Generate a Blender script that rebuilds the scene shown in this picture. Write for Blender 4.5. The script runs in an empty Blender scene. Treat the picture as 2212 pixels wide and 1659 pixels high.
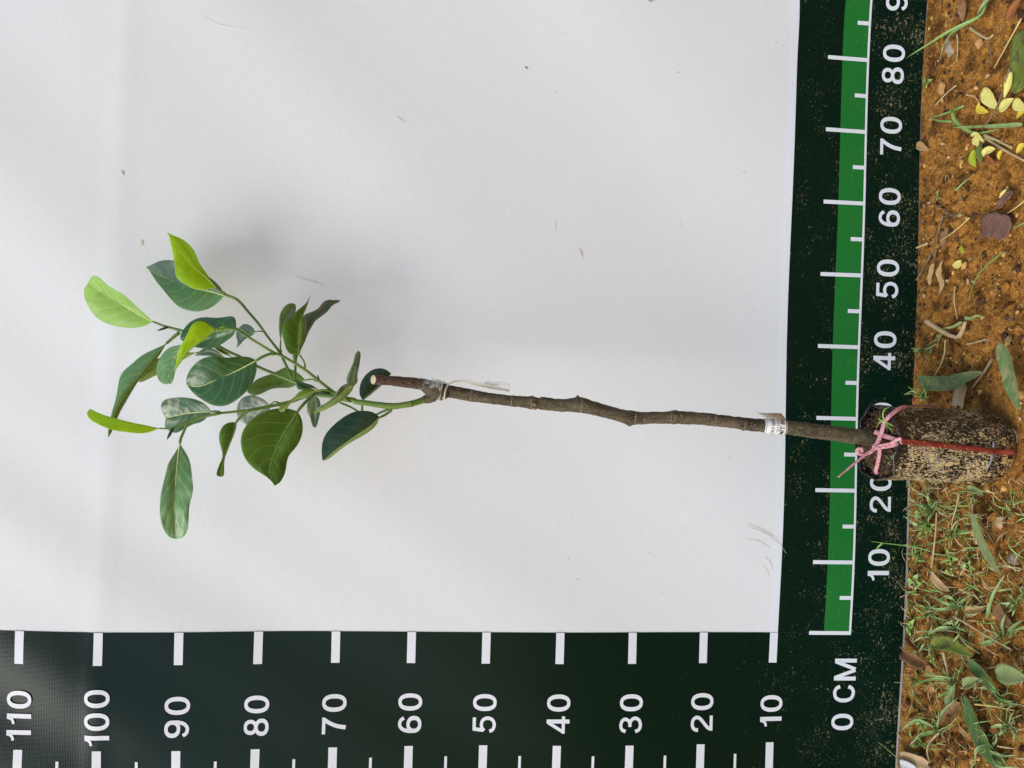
import bpy, bmesh, math, random
import numpy as np
from mathutils import Vector, Matrix, noise
random.seed(7)
sc = bpy.context.scene
COL = sc.collection

# ------------------------------------------------------------------ camera
# metres; x runs right along the banner, y away from the viewer (banner face at y = 0), z up, ground at z = 0
CAM = Vector((0.348, -1.0286, 0.6549))
RGT = Vector((0.9995, 0.0157, 0.0284)); UPV = Vector((-0.0296, 0.0861, 0.9958)); FWD = Vector((-0.0132, 0.9962, -0.0865))
cd = bpy.data.cameras.new('camera'); cam = bpy.data.objects.new('camera', cd); COL.objects.link(cam)
m = Matrix.Identity(4)
for i, a in enumerate((-UPV, RGT, -FWD)):          # the phone was held on its side
    a = a.normalized()
    for k in range(3): m[k][i] = a[k]
m.translation = CAM
cam.matrix_world = m
cd.sensor_width = 36; cd.lens = 27.03; cd.clip_start = 0.02; cd.clip_end = 300
sc.camera = cam
# ------------------------------------------------------------------ daylight: veiled sun from the upper left, in front of the banner
SUN_AZ, SUN_EL = math.radians(46), math.radians(43)
to_sun = Vector((-math.sin(SUN_AZ) * math.cos(SUN_EL), -math.cos(SUN_AZ) * math.cos(SUN_EL), math.sin(SUN_EL)))
w = bpy.data.worlds.new('World'); sc.world = w; w.use_nodes = True
wn = w.node_tree; sky = wn.nodes.new('ShaderNodeTexSky'); sky.sky_type = 'NISHITA'; sky.sun_disc = False
sky.sun_elevation = SUN_EL; sky.sun_rotation = math.atan2(to_sun.x, to_sun.y)
sky.air_density = 1.0; sky.dust_density = 1.2; sky.ozone_density = 0.5
bg = wn.nodes['Background']; bg.inputs['Strength'].default_value = 0.135
wn.links.new(sky.outputs[0], bg.inputs['Color'])
sd = bpy.data.lights.new('sun', 'SUN'); sun = bpy.data.objects.new('sun', sd); COL.objects.link(sun)
sd.energy = 1.3; sd.angle = math.radians(30); sd.color = (1.0, 0.975, 0.90)
sun.rotation_euler = to_sun.to_track_quat('Z', 'Y').to_euler(); sun.location = to_sun * 3
vs = sc.view_settings; vs.view_transform = 'Standard'; vs.look = 'None'; vs.gamma = 1; vs.use_curve_mapping = False
vs.exposure = 0.5

# ------------------------------------------------------------------ helpers
K = 2212 / 4032
FR = {'W': (0, 0, K), 'R1': (250, 850, 3.16), 'R2': (550, 1150, 3.16), 'R3': (250, 1550, 2.766), 'R4': (850, 1300, 2.766),
      'R5': (1400, 1350, 2.765), 'R6': (2100, 1400, 2.458), 'R7': (2900, 1500, 3.687), 'R9': (300, 1250, 3.16), 'R10': (1050, 1100, 4.74),
      'Rz': (3250, 1500, 2.829), 'Ra': (3500, 0, 2.765), 'Rb': (3500, 500, 2.765), 'Rc': (3500, 1000, 2.765),
      'Rd': (3400, 1850, 2.764), 'Re': (3400, 2424, 2.764)}
PLANT = ('R1', 'R2', 'R3', 'R4', 'R5', 'R6', 'R7', 'R9', 'R10')
def W(fr, p):                                      # survey frame -> common 2212-wide measuring frame
    o = FR[fr]; return ((o[0] + p[0] / o[2]) * K, (o[1] + p[1] / o[2]) * K)
def ray(px, py): return FWD * 1661 + RGT * (829.5 - py) + UPV * (1106 - px)
def at(fr, p, D):                                  # survey point standing D metres in front of the banner
    q = W(fr, p)
    if fr in PLANT:                                # the seedling leans back against the banner as it rises
        D = .16 + (D - .16) * .78 - .052 * min(1, max(0, (1780 - q[0]) / 880))
    d = ray(*q); return CAM + d * ((-D - CAM.y) / d.y)
def gnd(fr, p, h=0.0):                             # survey point lying h above the ground
    d = ray(*W(fr, p)); return CAM + d * ((h - CAM.z) / d.z)
def pxm(fr, n, P):                                 # a measured width -> metres at point P
    return n / FR[fr][2] * K * (P - CAM).dot(FWD) / 1661

def link(o, parent=None):
    COL.objects.link(o)
    if parent is not None: o.parent = parent; o.matrix_parent_inverse = parent.matrix_basis.inverted()
    return o
def tag(o, label=None, cat=None, group=None, kind=None):
    if label: o['label'] = label
    if cat: o['category'] = cat
    if group: o['group'] = group
    if kind: o['kind'] = kind
    return o
def empty(name, loc):
    o = bpy.data.objects.new(name, None); o.location = loc; o.empty_display_size = 0.02; COL.objects.link(o); return o
def mesh(name, verts, faces, mats, parent=None, smooth=True, uvs=None, midx=None):
    me = bpy.data.meshes.new(name); me.from_pydata([tuple(v) for v in verts], [], faces)
    for mm in (mats if isinstance(mats, (list, tuple)) else [mats]): me.materials.append(mm)
    if midx: me.polygons.foreach_set('material_index', midx)
    if smooth: me.polygons.foreach_set('use_smooth', [True] * len(me.polygons))
    if uvs:
        ul = me.uv_layers.new(name='UVMap')
        for li, l in enumerate(me.loops): ul.data[li].uv = uvs[l.vertex_index]
    me.update()
    return link(bpy.data.objects.new(name, me), parent)
def cr(pts, n):                                    # Catmull-Rom resample by arc length to n points
    P = [np.array(p, float) for p in pts]
    if len(P) == 2: return [P[0] + (P[1] - P[0]) * i / (n - 1) for i in range(n)]
    Q = [2 * P[0] - P[1]] + P + [2 * P[-1] - P[-2]]; out = []
    for i in range(1, len(Q) - 2):
        for k in range(12):
            t = k / 12; a, b, c, d = Q[i - 1:i + 3]
            out.append(.5 * (2 * b + (c - a) * t + (2 * a - 5 * b + 4 * c - d) * t * t + (3 * b - a - 3 * c + d) * t ** 3))
    out.append(P[-1]); A = np.array(out)
    s = np.concatenate([[0], np.cumsum(np.linalg.norm(np.diff(A, axis=0), axis=1))])
    return [np.array([np.interp(u, s, A[:, j]) for j in range(A.shape[1])]) for u in np.linspace(0, s[-1], n)]
def tube_geo(pts, rads, seg=10, n=None, rough=0, freq=60, caps=True):
    if n is None: n = max(6, len(pts) * 5)
    Q = cr([tuple(p) + (r,) for p, r in zip(pts, rads)], n)
    V, F = [], []; up = None
    for i, q in enumerate(Q):
        a = Vector(Q[max(i - 1, 0)][:3]); b = Vector(Q[min(i + 1, n - 1)][:3]); t = (b - a).normalized()
        if up is None: up = t.orthogonal().normalized()
        x = (up - t * up.dot(t)).normalized(); y = t.cross(x); up = x
        for k in range(seg):
            an = 2 * math.pi * k / seg; d = x * math.cos(an) + y * math.sin(an); c = Vector(q[:3])
            r = q[3] * (1 + (rough * noise.noise((c + d * q[3]) * freq) if rough else 0)); V.append(c + d * r)
    for i in range(n - 1):
        for k in range(seg):
            F.append((i * seg + k, i * seg + (k + 1) % seg, (i + 1) * seg + (k + 1) % seg, (i + 1) * seg + k))
    if caps: F += [tuple(range(seg))[::-1], tuple((n - 1) * seg + k for k in range(seg))]
    return V, F
def tube(name, pts, rads, mat, parent=None, **k):
    V, F = tube_geo(pts, rads, **k); return mesh(name, V, F, mat, parent)
def ribbon(name, pts, nrm, width, mat, parent=None, n=None, thick=.0004, twist=None, wfun=None):
    n = n or len(pts) * 6; Q = cr([tuple(p) for p in pts], n); NN = cr([tuple(v) for v in nrm], n) if len(nrm) == len(pts) else [nrm[0]] * n
    V, F, U = [], [], []
    for i, q in enumerate(Q):
        a = Vector(Q[max(i - 1, 0)]); b = Vector(Q[min(i + 1, n - 1)]); t = (b - a).normalized()
        nn = Vector(NN[i]); 
        if twist: nn = Matrix.Rotation(twist * i / (n - 1), 3, t) @ nn
        s = t.cross(nn).normalized(); nn = s.cross(t)
        wd = width * (wfun(i / (n - 1)) if wfun else 1)
        for u in (-1, -.5, 0, .5, 1):
            V.append(Vector(q) + s * (u * wd / 2) + nn * (wd * .06 * (1 - u * u) + wd * .12 * noise.noise(Vector(q) * 160 + Vector((u, 0, 0))))); U.append((.5 + u / 2, i / (n - 1)))
    for i in range(n - 1):
        for k in range(4): F.append((i * 5 + k, i * 5 + k + 1, i * 5 + k + 6, i * 5 + k + 5))
    o = mesh(name, V, F, mat, parent, uvs=U); sm = o.modifiers.new('thickness', 'SOLIDIFY'); sm.thickness = thick; sm.offset = 0
    return o

# ------------------------------------------------------------------ materials
class NT:
    def __init__(s, name):
        s.m = bpy.data.materials.new(name); s.m.use_nodes = True; s.t = s.m.node_tree; s.b = s.t.nodes['Principled BSDF']
    def n(s, ty, **k):
        x = s.t.nodes.new('ShaderNode' + ty)
        for a, v in k.items():
            if a in x.inputs.keys(): s.set(x.inputs[a], v)
            else: setattr(x, a, v)
        return x
    def set(s, sock, v):
        if isinstance(v, bpy.types.NodeSocket): s.t.links.new(v, sock)
        else:
            if isinstance(v, tuple) and len(v) == 3 and sock.type == 'RGBA': v = v + (1,)
            sock.default_value = v
    def p(s, **k):
        for a, v in k.items(): s.set(s.b.inputs[a.replace('_', ' ')], v)
    def math(s, op, a, b=0.0, c=None):
        x = s.t.nodes.new('ShaderNodeMath'); x.operation = op; s.set(x.inputs[0], a); s.set(x.inputs[1], b)
        if c is not None: s.set(x.inputs[2], c)
        return x.outputs[0]
    def mix(s, f, a, b):
        x = s.t.nodes.new('ShaderNodeMix'); x.data_type = 'RGBA'; s.set(x.inputs[0], f); s.set(x.inputs[6], a); s.set(x.inputs[7], b); return x.outputs[2]
    def ramp(s, f, lo, hi):
        x = s.t.nodes.new('ShaderNodeMapRange'); s.set(x.inputs[0], f); x.inputs[1].default_value = lo; x.inputs[2].default_value = hi; return x.outputs[0]
    def obj(s, scale=(1, 1, 1), gen=False):
        g = s.t.nodes.new('ShaderNodeNewGeometry'); x = s.t.nodes.new('ShaderNodeVectorMath'); x.operation = 'MULTIPLY'
        s.t.links.new(g.outputs['Position'], x.inputs[0]); x.inputs[1].default_value = scale; return x.outputs[0]
    def noise(s, scale, vec=None, detail=3, rough=.55):
        x = s.t.nodes.new('ShaderNodeTexNoise'); x.inputs['Scale'].default_value = scale; x.inputs['Detail'].default_value = detail; x.inputs['Roughness'].default_value = rough
        s.t.links.new(vec if vec is not None else s.obj(), x.inputs['Vector']); return x.outputs[0]
    def bump(s, h, strength, dist):
        x = s.t.nodes.new('ShaderNodeBump'); x.inputs['Strength'].default_value = strength; x.inputs['Distance'].default_value = dist
        s.set(x.inputs['Height'], h); s.set(s.b.inputs['Normal'], x.outputs[0])
def plain(name, c1, c2, scale, rough=.7, bump=.3, dist=.001, vec=(1, 1, 1), spec=.4):
    a = NT(name); v = a.obj(vec); f = a.noise(scale, v); f2 = a.noise(scale * 4, v, 2)
    a.p(Base_Color=a.mix(a.ramp(f, .35, .65), c1, c2), Roughness=rough, Specular_IOR_Level=spec)
    a.bump(a.math('ADD', f, a.math('MULTIPLY', f2, .5)), bump, dist); return a.m

def leafmat(name, base, vein, rough=.35, trans=.15, tcol=None, spec=.5, blotch=None, var=.2, bstr=.22):
    a = NT(name); uv = a.n('UVMap').outputs[0]; sp = a.n('SeparateXYZ', Vector=uv)
    u = a.math('ABSOLUTE', a.math('SUBTRACT', a.math('MULTIPLY', sp.outputs[0], 2.0), 1.0)); v = sp.outputs[1]
    nz = a.noise(45)
    ph = a.math('SUBTRACT', a.math('MULTIPLY', v, 6.6), a.math('MULTIPLY', a.math('POWER', u, 1.35), 1.7))
    ph = a.math('ADD', ph, a.math('MULTIPLY', nz, .5))
    sw = a.math('ABSOLUTE', a.math('SUBTRACT', a.math('FRACT', ph), .5))
    line = a.math('SUBTRACT', 1.0, a.ramp(sw, .010, .045)); line = a.math('MULTIPLY', line, a.math('SUBTRACT', 1.0, a.ramp(u, .75, .98)))
    quilt = a.math('MULTIPLY', sw, 1.0)
    nz2 = a.noise(260, None, 2)
    dark = tuple(c * (1 - var) for c in base); lite = tuple(min(1, c * (1 + var)) for c in base)
    col = a.mix(a.ramp(a.math('ADD', a.math('MULTIPLY', nz, .7), a.math('MULTIPLY', nz2, .3)), .35, .65), dark, lite)
    if blotch:
        bn = a.ramp(a.noise(70, a.obj((1, 1, 2.2)), 3), .52, .6); col = a.mix(bn, col, blotch)
    spn = a.ramp(a.noise(330, None, 1), .71, .75); col = a.mix(a.math('MULTIPLY', spn, .5), col, (.30, .27, .14))
    dn = a.ramp(a.noise(24, None, 3), .48, .7); col = a.mix(a.math('MULTIPLY', dn, .22), col, tuple(min(1, c * 1.5 + .06) for c in base))
    col = a.mix(a.math('MULTIPLY', line, .9), col, vein)
    edge = a.ramp(u, .95, 1.0); col = a.mix(a.math('MULTIPLY', edge, .45), col, vein)
    a.p(Base_Color=col, Roughness=a.math('ADD', rough, a.math('MULTIPLY', dn, .16)), Specular_IOR_Level=spec)
    h = a.math('ADD', a.math('MULTIPLY', quilt, .8), a.math('MULTIPLY', nz2, .15)); h = a.math('ADD', h, a.math('MULTIPLY', nz, .6))
    a.bump(h, bstr, .002)
    if trans:
        tb = a.t.nodes.new('ShaderNodeBsdfTranslucent'); tb.inputs[0].default_value = (tcol or lite) + (1,)
        ms = a.t.nodes.new('ShaderNodeMixShader'); ms.inputs[0].default_value = trans
        a.t.links.new(a.b.outputs[0], ms.inputs[1]); a.t.links.new(tb.outputs[0], ms.inputs[2])
        a.t.links.new(ms.outputs[0], a.t.nodes['Material Output'].inputs[0])
    return a.m
M = {}
M['dark'] = leafmat('leaf_upper_dark', (.04, .125, .032), (.17, .33, .09), .28, .08, None, .5)
M['deep'] = leafmat('leaf_upper_deep', (.013, .05, .016), (.05, .13, .055), .40, .05)
M['mid'] = leafmat('leaf_upper_mid', (.14, .29, .10), (.40, .55, .24), .28, .14, None, .55)
M['grey'] = leafmat('leaf_upper_grey', (.16, .245, .17), (.30, .40, .25), .36, .12)
M['under'] = leafmat('leaf_underside', (.21, .34, .05), (.42, .55, .16), .55, .35, (.36, .6, .05), .3)
M['underd'] = leafmat('leaf_underside_deep', (.12, .25, .028), (.32, .45, .10), .55, .35, (.26, .52, .03), .3)
M['pale'] = leafmat('leaf_underside_pale', (.34, .48, .15), (.58, .68, .3), .5, .3, (.5, .7, .18), .3)
M['young'] = leafmat('leaf_young', (.44, .64, .02), (.60, .76, .09), .42, .5, (.72, .95, .03), .4, var=.15)
M['youngl'] = leafmat('leaf_young_light', (.36, .56, .15), (.72, .82, .38), .4, .45, (.6, .85, .2), .4, var=.15)
M['silver'] = leafmat('leaf_silvery', (.24, .30, .23), (.36, .42, .32), .32, .1, None, .6, blotch=(.44, .46, .39))
M['glint'] = leafmat('leaf_mottled', (.07, .17, .075), (.34, .46, .16), .3, .1, None, .6, blotch=(.30, .34, .23))
M['worn'] = leafmat('leaf_worn', (.08, .13, .06), (.16, .18, .07), .5, .12, (.2, .25, .05), .3, blotch=(.13, .09, .05))
M['twist'] = leafmat('leaf_dull', (.22, .32, .19), (.28, .36, .16), .45, .2, (.3, .42, .1), .4, blotch=(.10, .17, .08))
M['rib'] = plain('midrib_green', (.34, .46, .07), (.42, .52, .12), 200, .45)
M['ribl'] = plain('midrib_pale', (.66, .74, .24), (.76, .82, .34), 200, .45)
M['ribd'] = plain('midrib_dark', (.16, .26, .05), (.22, .32, .07), 200, .45)
M['green_stem'] = plain('green_twig', (.06, .13, .02), (.15, .26, .035), 60, .42, .2, .0006, (1, 1, .4), .5)
M['scion'] = plain('green_scion_bark', (.06, .14, .014), (.15, .25, .03), 50, .42, .2, .0006, (1, 1, .35), .5)
M['bud'] = plain('dark_bud', (.02, .035, .02), (.05, .07, .04), 200, .5)
def bark(name, a1, a2, a3):
    a = NT(name); v = a.obj((1, 1, .28)); n1 = a.noise(130, v, 5, .65); n2 = a.noise(34, a.obj((1, 1, .7)), 3); n3 = a.noise(620, a.obj((1, 1, .7)), 3)
    c = a.mix(a.ramp(n1, .36, .66), a1, a2); c = a.mix(a.math('MULTIPLY', a.ramp(n2, .42, .62), .55), c, a3)
    sp = a.ramp(n3, .54, .70); c = a.mix(a.math('MULTIPLY', sp, .55), c, (.36, .29, .165))
    a.p(Base_Color=c, Roughness=.85, Specular_IOR_Level=.25); a.bump(a.math('ADD', n1, a.math('MULTIPLY', n3, .5)), .9, .0016); return a.m
M['bark'] = bark('stem_bark', (.032, .024, .015), (.145, .108, .066), (.10, .09, .045))
M['bark_red'] = bark('stub_bark', (.055, .032, .024), (.16, .10, .075), (.10, .065, .05))
M['cut'] = plain('cut_wood', (.50, .42, .24), (.62, .54, .34), 300, .8)
M['scar'] = plain('bark_scar', (.20, .11, .05), (.36, .22, .10), 300, .8, .6)
# plastic film
a = NT('clear_film'); n1 = a.noise(260, a.obj((.5, .5, 1.6)), 4); a.p(Base_Color=(.70, .73, .64), Roughness=.18, Specular_IOR_Level=.7)
a.bump(n1, .8, .0015); tr = a.t.nodes.new('ShaderNodeBsdfTransparent'); ms = a.t.nodes.new('ShaderNodeMixShader'); a.set(ms.inputs[0], a.math('ADD', a.math('MULTIPLY', a.ramp(n1, .4, .65), .45), .16))
a.t.links.new(tr.outputs[0], ms.inputs[1]); a.t.links.new(a.b.outputs[0], ms.inputs[2]); a.t.links.new(ms.outputs[0], a.t.nodes['Material Output'].inputs[0]); M['film'] = a.m
a = NT('cream_film'); n1 = a.noise(120, a.obj((1, 1, .4)), 3); a.p(Base_Color=a.mix(n1, (.78, .74, .60), (.68, .66, .52)), Roughness=.35)
tr = a.t.nodes.new('ShaderNodeBsdfTransparent'); ms = a.t.nodes.new('ShaderNodeMixShader'); ms.inputs[0].default_value = .62
a.t.links.new(tr.outputs[0], ms.inputs[1]); a.t.links.new(a.b.outputs[0], ms.inputs[2]); a.t.links.new(ms.outputs[0], a.t.nodes['Material Output'].inputs[0]); M['film2'] = a.m
# banner vinyls: fine weave, dust splashed up from the soil
def vinyl(name, col, rough, spec, dust, dustcol, dens=.60, weave=.12):
    a = NT(name); pos = a.obj(); sp = a.n('SeparateXYZ', Vector=pos)
    wv = a.n('TexWave', wave_type='BANDS', bands_direction='X'); wv.inputs['Scale'].default_value = 190; wv.inputs['Distortion'].default_value = 1.5; a.t.links.new(pos, wv.inputs[0])
    wz = a.n('TexWave', wave_type='BANDS', bands_direction='Z'); wz.inputs['Scale'].default_value = 150; wz.inputs['Distortion'].default_value = 2.0; a.t.links.new(pos, wz.inputs[0])
    h = a.math('ADD', wv.outputs[1], wz.outputs[1])
    thr = a.noise(60, a.obj((1, 1, .6)), 2); thr = a.noise(22, None, 2)
    n1 = a.noise(330, a.obj((.62, 1, 1)), 3, .6); n2 = a.noise(700, a.obj((1, 1, .8)), 2, .6)
    low = a.math('SUBTRACT', 1.0, a.ramp(sp.outputs[2], .03, .42))
    lim = a.math('SUBTRACT', a.math('ADD', dens, a.math('MULTIPLY', a.math('SUBTRACT', 1.0, low), .16)), a.math('MULTIPLY', a.math('SUBTRACT', thr, .5), .31))
    d = a.math('MULTIPLY', a.math('SUBTRACT', a.math('MAXIMUM', n1, a.math('SUBTRACT', n2, .02)), lim), 14.0); d = a.n('Clamp', Value=d).outputs[0]
    d = a.math('MULTIPLY', d, dust)
    cl = a.mix(a.ramp(a.noise(3.5, None, 3), .3, .7), tuple(c * .965 for c in col), col)
    lin = a.math('ADD', a.noise(1, a.obj((520, 1, 60)), 2), a.noise(1, a.obj((40, 1, 560)), 2))
    cl = a.mix(a.ramp(lin, .75, 1.25), tuple(c * .94 for c in col), cl)
    a.p(Base_Color=a.mix(d, cl, dustcol), Roughness=a.math('ADD', rough, a.math('MULTIPLY', d, .4)), Specular_IOR_Level=spec)
    a.bump(h, weave, .0004); return a.m
M['white'] = vinyl('white_vinyl', (.785, .81, .82), .55, .35, .45, (.30, .22, .16), .70)
M['bar'] = vinyl('white_print', (.80, .83, .88), .5, .4, .4, (.35, .28, .2), .72)
M['border'] = vinyl('dark_green_print', (.0018, .0145, .0085), .20, .15, .75, (.30, .26, .14), .625)
M['strip'] = vinyl('bright_green_print', (.008, .18, .028), .4, .4, .5, (.22, .25, .10), .63)
M['edge'] = plain('hem_grey', (.34, .33, .31), (.48, .46, .43), 60, .6)
M['stain'] = plain('rusty_stain', (.64, .52, .38), (.74, .66, .55), 200, .9)
M['speck'] = plain('dark_speck', (.16, .15, .15), (.26, .24, .22), 200, .9)
M['tearw'] = plain('white_scratch', (.86, .87, .88), (.9, .9, .9), 100, .6)

# ------------------------------------------------------------------ ground
def gh(x, y):
    v = Vector((x, y, 0)); f = 1 if (-.6 < x < 1.3 and -.5 < y < .2) else .4
    h = .008 * noise.fractal(v * 9, 1.0, 2.0, 3) + .0035 * noise.fractal(v * 45 + Vector((3, 1, 0)), .9, 2.1, 3)
    c = noise.noise(v * 85 + Vector((9, 0, 0))); h += .006 * max(0, c - .1) * 2
    c = noise.noise(v * 150 + Vector((4, 2, 0))); h += .0028 * c - .009 * max(0, noise.noise(v * 110 + Vector((1, 7, 3))) - .38) * 2
    if -.3 < x < 1.06 and -.32 < y < .03:
        dd = noise.voronoi(v * 62 + Vector((noise.noise(v * 40), noise.noise(v * 40 + Vector((7, 0, 0))), 0)) * .5)[0]; h += max(0, noise.noise(v * 13 + Vector((2, 5, 0))) + .25) * .011 * max(0, .62 - dd[0]) + .0015 * noise.noise(v * 260)
    d = math.hypot(x - .31, y + .168)
    h *= min(1, max(.15, -y / .03))
    return f * h * (min(1, max(0, (d - .04) / .03))) - .001
XS = [-45, -12, -4, -1.5, -.7] + list(np.arange(-.28, 1.04, .0024)) + [1.6, 3, 8, 20, 45]
YS = [-60, -20, -6, -2.2, -1.0, -.55] + list(np.arange(-.31, .02, .0024)) + [.2, .6, 2, 8, 30, 90]
V = [(x, y, gh(x, y)) for y in YS for x in XS]; nx = len(XS)
F = [(j * nx + i, j * nx + i + 1, (j + 1) * nx + i + 1, (j + 1) * nx + i) for j in range(len(YS) - 1) for i in range(nx - 1)]
a = NT('orange_soil'); n1 = a.noise(16, None, 4); n2 = a.noise(140, None, 5, .7); n3 = a.noise(600, None, 3, .65)
c = a.mix(a.ramp(n2, .34, .64), (.25, .088, .014), (.82, .375, .08)); c = a.mix(a.math('MULTIPLY', a.ramp(n1, .40, .62), .6), c, (.64, .285, .055))
n0 = a.noise(26, None, 4, .6); c = a.mix(a.math('MULTIPLY', a.ramp(n0, .5, .64), .85), c, (.12, .043, .011))  # damp dark soil, deepened to paint the contrast of sunlit spots into the colour
c = a.mix(a.math('MULTIPLY', a.ramp(n3, .57, .66), .85), c, (.035, .019, .009)); c = a.mix(a.math('MULTIPLY', a.ramp(n3, .42, .34), .6), c, (.90, .55, .16))
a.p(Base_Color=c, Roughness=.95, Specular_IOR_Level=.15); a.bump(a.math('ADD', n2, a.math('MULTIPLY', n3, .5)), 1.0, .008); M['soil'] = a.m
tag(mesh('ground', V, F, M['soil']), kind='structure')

# ------------------------------------------------------------------ banner
GZ = .09                                            # printed zero sits this high above the ground
def wave(x, z):                                     # how far the hanging sheet stands out from its plane
    zz = z - GZ; cz = 1.013 - .02 * x
    o = .0
    if zz > cz - .05: o += -.07 * ((zz - cz + .05) ** 2 / .2 if zz < cz + .05 else zz - cz)
    o += .0012 * math.exp(-((zz - cz + .012) / .012) ** 2) * 1.2
    o += .0030 * math.sin(7 * x + 3 * z) * math.sin(5 * z + 1) + .0024 * math.sin(13 * x - 11 * z + 1.3) + .0011 * math.sin(31 * x - 24 * z + 2 * math.sin(5 * x)) * min(1, max(0, z - .25))
    t = (x - .78) * .75 + (zz - .17) * .66                  # a soft diagonal buckle low on the right
    o += .003 * math.exp(-(t / .03) ** 2) * min(1, max(0, (x - .55) * 4))
    return o
def bp(x, zz, lift): return Vector((x, -lift - wave(x, zz + GZ), zz + GZ))
ZB = -.091; ZT = 1.32; XL = -.30; XR = 1.06
ban = empty('measuring_banner', (.38, 0, 0)); tag(ban, 'white vinyl measuring banner with dark green border, centimetre marks and white numerals', 'banner')
def sheet(name, x0, x1, z0, z1, lift, mat, step=.012, parent=ban, bottom=False):
    nx = max(2, int((x1 - x0) / step) + 1); nz = max(2, int((z1 - z0) / step) + 1); V = []
    for j in range(nz):
        for i in range(nx):
            x = x0 + (x1 - x0) * i / (nx - 1); V.append(bp(x, z0 + (z1 - z0) * j / (nz - 1), lift))
    F = [(j * nx + i, j * nx + i + 1, (j + 1) * nx + i + 1, (j + 1) * nx + i) for j in range(nz - 1) for i in range(nx - 1)]
    return mesh(name, V, F, mat, parent)
o = sheet('white_sheet', XL, XR, ZB, ZT, 0, M['white']); sm = o.modifiers.new('thickness', 'SOLIDIFY'); sm.thickness = .0016; sm.offset = -1
BW = .1063; BT = .0942                               # the pale bar that closes the white field at the 10 line
sheet('border_panel', XL + .001, 0, ZB + .001, ZT - .002, .0004, M['border'])
sheet('border_panel', .0001, XR - .001, ZB + .001, BT, .0004, M['border'])
sheet('bottom_bar', .0001, XR - .001, BT + .0002, BW, .0004, M['bar'])
ZL = -.0105                                          # baseline of the horizontal scale
sheet('green_strip', 0, XR - .002, ZL + .003, ZL + .039, .0008, M['strip'])
sheet('scale_baseline', -.0027, XR - .002, ZL, ZL + .0031, .0012, M['bar'])
for k in range(0, 21):
    X = k * .05
    if X > XR - .02: break
    L = .0605 if k % 2 == 0 else .0195
    sheet('tick_mark', X - .0027, X + .0027, ZL + .0032, ZL + L, .0013, M['bar'], .006)
for k in range(1, 13):
    Z = k * .1
    sheet('tick_mark', -.0425, -.0001, Z - .0056, Z + .0056, .0010, M['bar'], .008)
    sheet('tick_mark', -.235, -.1545, Z - .0056, Z + .0056, .0010, M['bar'], .008)
    sheet('tick_mark', -.235, -.169, Z + .05 - .0018, Z + .05 + .0018, .0010, M['bar'], .008)
# numerals: drawn as strokes
def ring(cx, cy, rx, ry, tx, ty, p=2.0, n=40):
    q = []
    for k in range(n + 1):
        an = 2 * math.pi * k / n; c, s = math.cos(an), math.sin(an)
        f = lambda v, e: math.copysign(abs(v) ** (2 / e), v)
        q.append(((cx + rx * f(c, p), cy + ry * f(s, p)), (cx + (rx - tx) * f(c, p), cy + (ry - ty) * f(s, p))))
    return q
def stroke(pts, w=.165, n=26, wy=None):
    Q = cr(pts, n) if len(pts) > 2 else cr(pts, 8); out = []
    for i, q in enumerate(Q):
        t = Q[min(i + 1, len(Q) - 1)] - Q[max(i - 1, 0)]; t = t / np.linalg.norm(t); nn = np.array([-t[1], t[0]])
        ww = w * (1 - .16 * abs(t[0])); out.append((tuple(q + nn * ww / 2), tuple(q - nn * ww / 2)))
    return out
six = lambda: [ring(.375, .32, .365, .32, .18, .14, 2.2), stroke([(.092, .34), (.10, .58), (.17, .79), (.30, .91), (.44, .925), (.57, .87), (.655, .75)])]
flip = lambda g: [[((.75 - a[0], 1 - a[1]), (.75 - b[0], 1 - b[1])) for a, b in s] for s in g]
GL = {'0': (.75, lambda: [ring(.375, .5, .375, .51, .185, .14, 2.3)]),
      '1': (.46, lambda: [stroke([(.36, 0), (.36, 1)], .19), stroke([(.03, .73), (.13, .745), (.22, .80), (.28, .90), (.295, .99)], .13)]),
      '2': (.75, lambda: [stroke([(.09, .66), (.11, .80), (.22, .905), (.38, .93), (.55, .89), (.65, .76), (.62, .62), (.50, .49), (.33, .35), (.19, .22), (.12, .07)]), stroke([(.05, .07), (.72, .07)], .165)]),
      '3': (.75, lambda: [stroke([(.08, .72), (.14, .86), (.27, .93), (.42, .93), (.57, .86), (.62, .74), (.55, .60), (.42, .545), (.28, .54)], .16), stroke([(.30, .53), (.48, .525), (.62, .43), (.66, .29), (.58, .14), (.42, .075), (.27, .08), (.14, .15), (.08, .29)], .165)]),
      '4': (.75, lambda: [stroke([(.53, 0), (.53, 1)], .18), stroke([(.48, .93), (.10, .32)], .15), stroke([(.0, .27), (.76, .27)], .165)]),
      '5': (.75, lambda: [stroke([(.14, .93), (.68, .93)], .165), stroke([(.18, .98), (.12, .52)], .16), stroke([(.10, .50), (.24, .60), (.42, .62), (.59, .54), (.66, .36), (.60, .17), (.44, .075), (.28, .075), (.14, .14), (.08, .27)])]),
      '6': (.75, six), '9': (.75, lambda: flip(six())),
      '7': (.75, lambda: [stroke([(.02, .92), (.73, .92)], .165), stroke([(.66, .92), (.50, .68), (.37, .38), (.30, 0)], .18)]),
      '8': (.75, lambda: [ring(.375, .735, .32, .275, .165, .13, 2.2), ring(.375, .28, .365, .29, .175, .135, 2.2)]),
      'C': (.80, lambda: [stroke([(.72, .69), (.66, .83), (.52, .92), (.38, .925), (.20, .85), (.10, .66), (.09, .5), (.10, .34), (.20, .15), (.38, .075), (.52, .08), (.66, .17), (.72, .31)], .175, 40)]),
      'M': (1.0, lambda: [stroke([(.09, 0), (.09, 1)], .18), stroke([(.91, 0), (.91, 1)], .18), stroke([(.13, .97), (.48, .04)], .17), stroke([(.87, .97), (.52, .04)], .17)]),
      ' ': (.12, lambda: [])}
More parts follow.
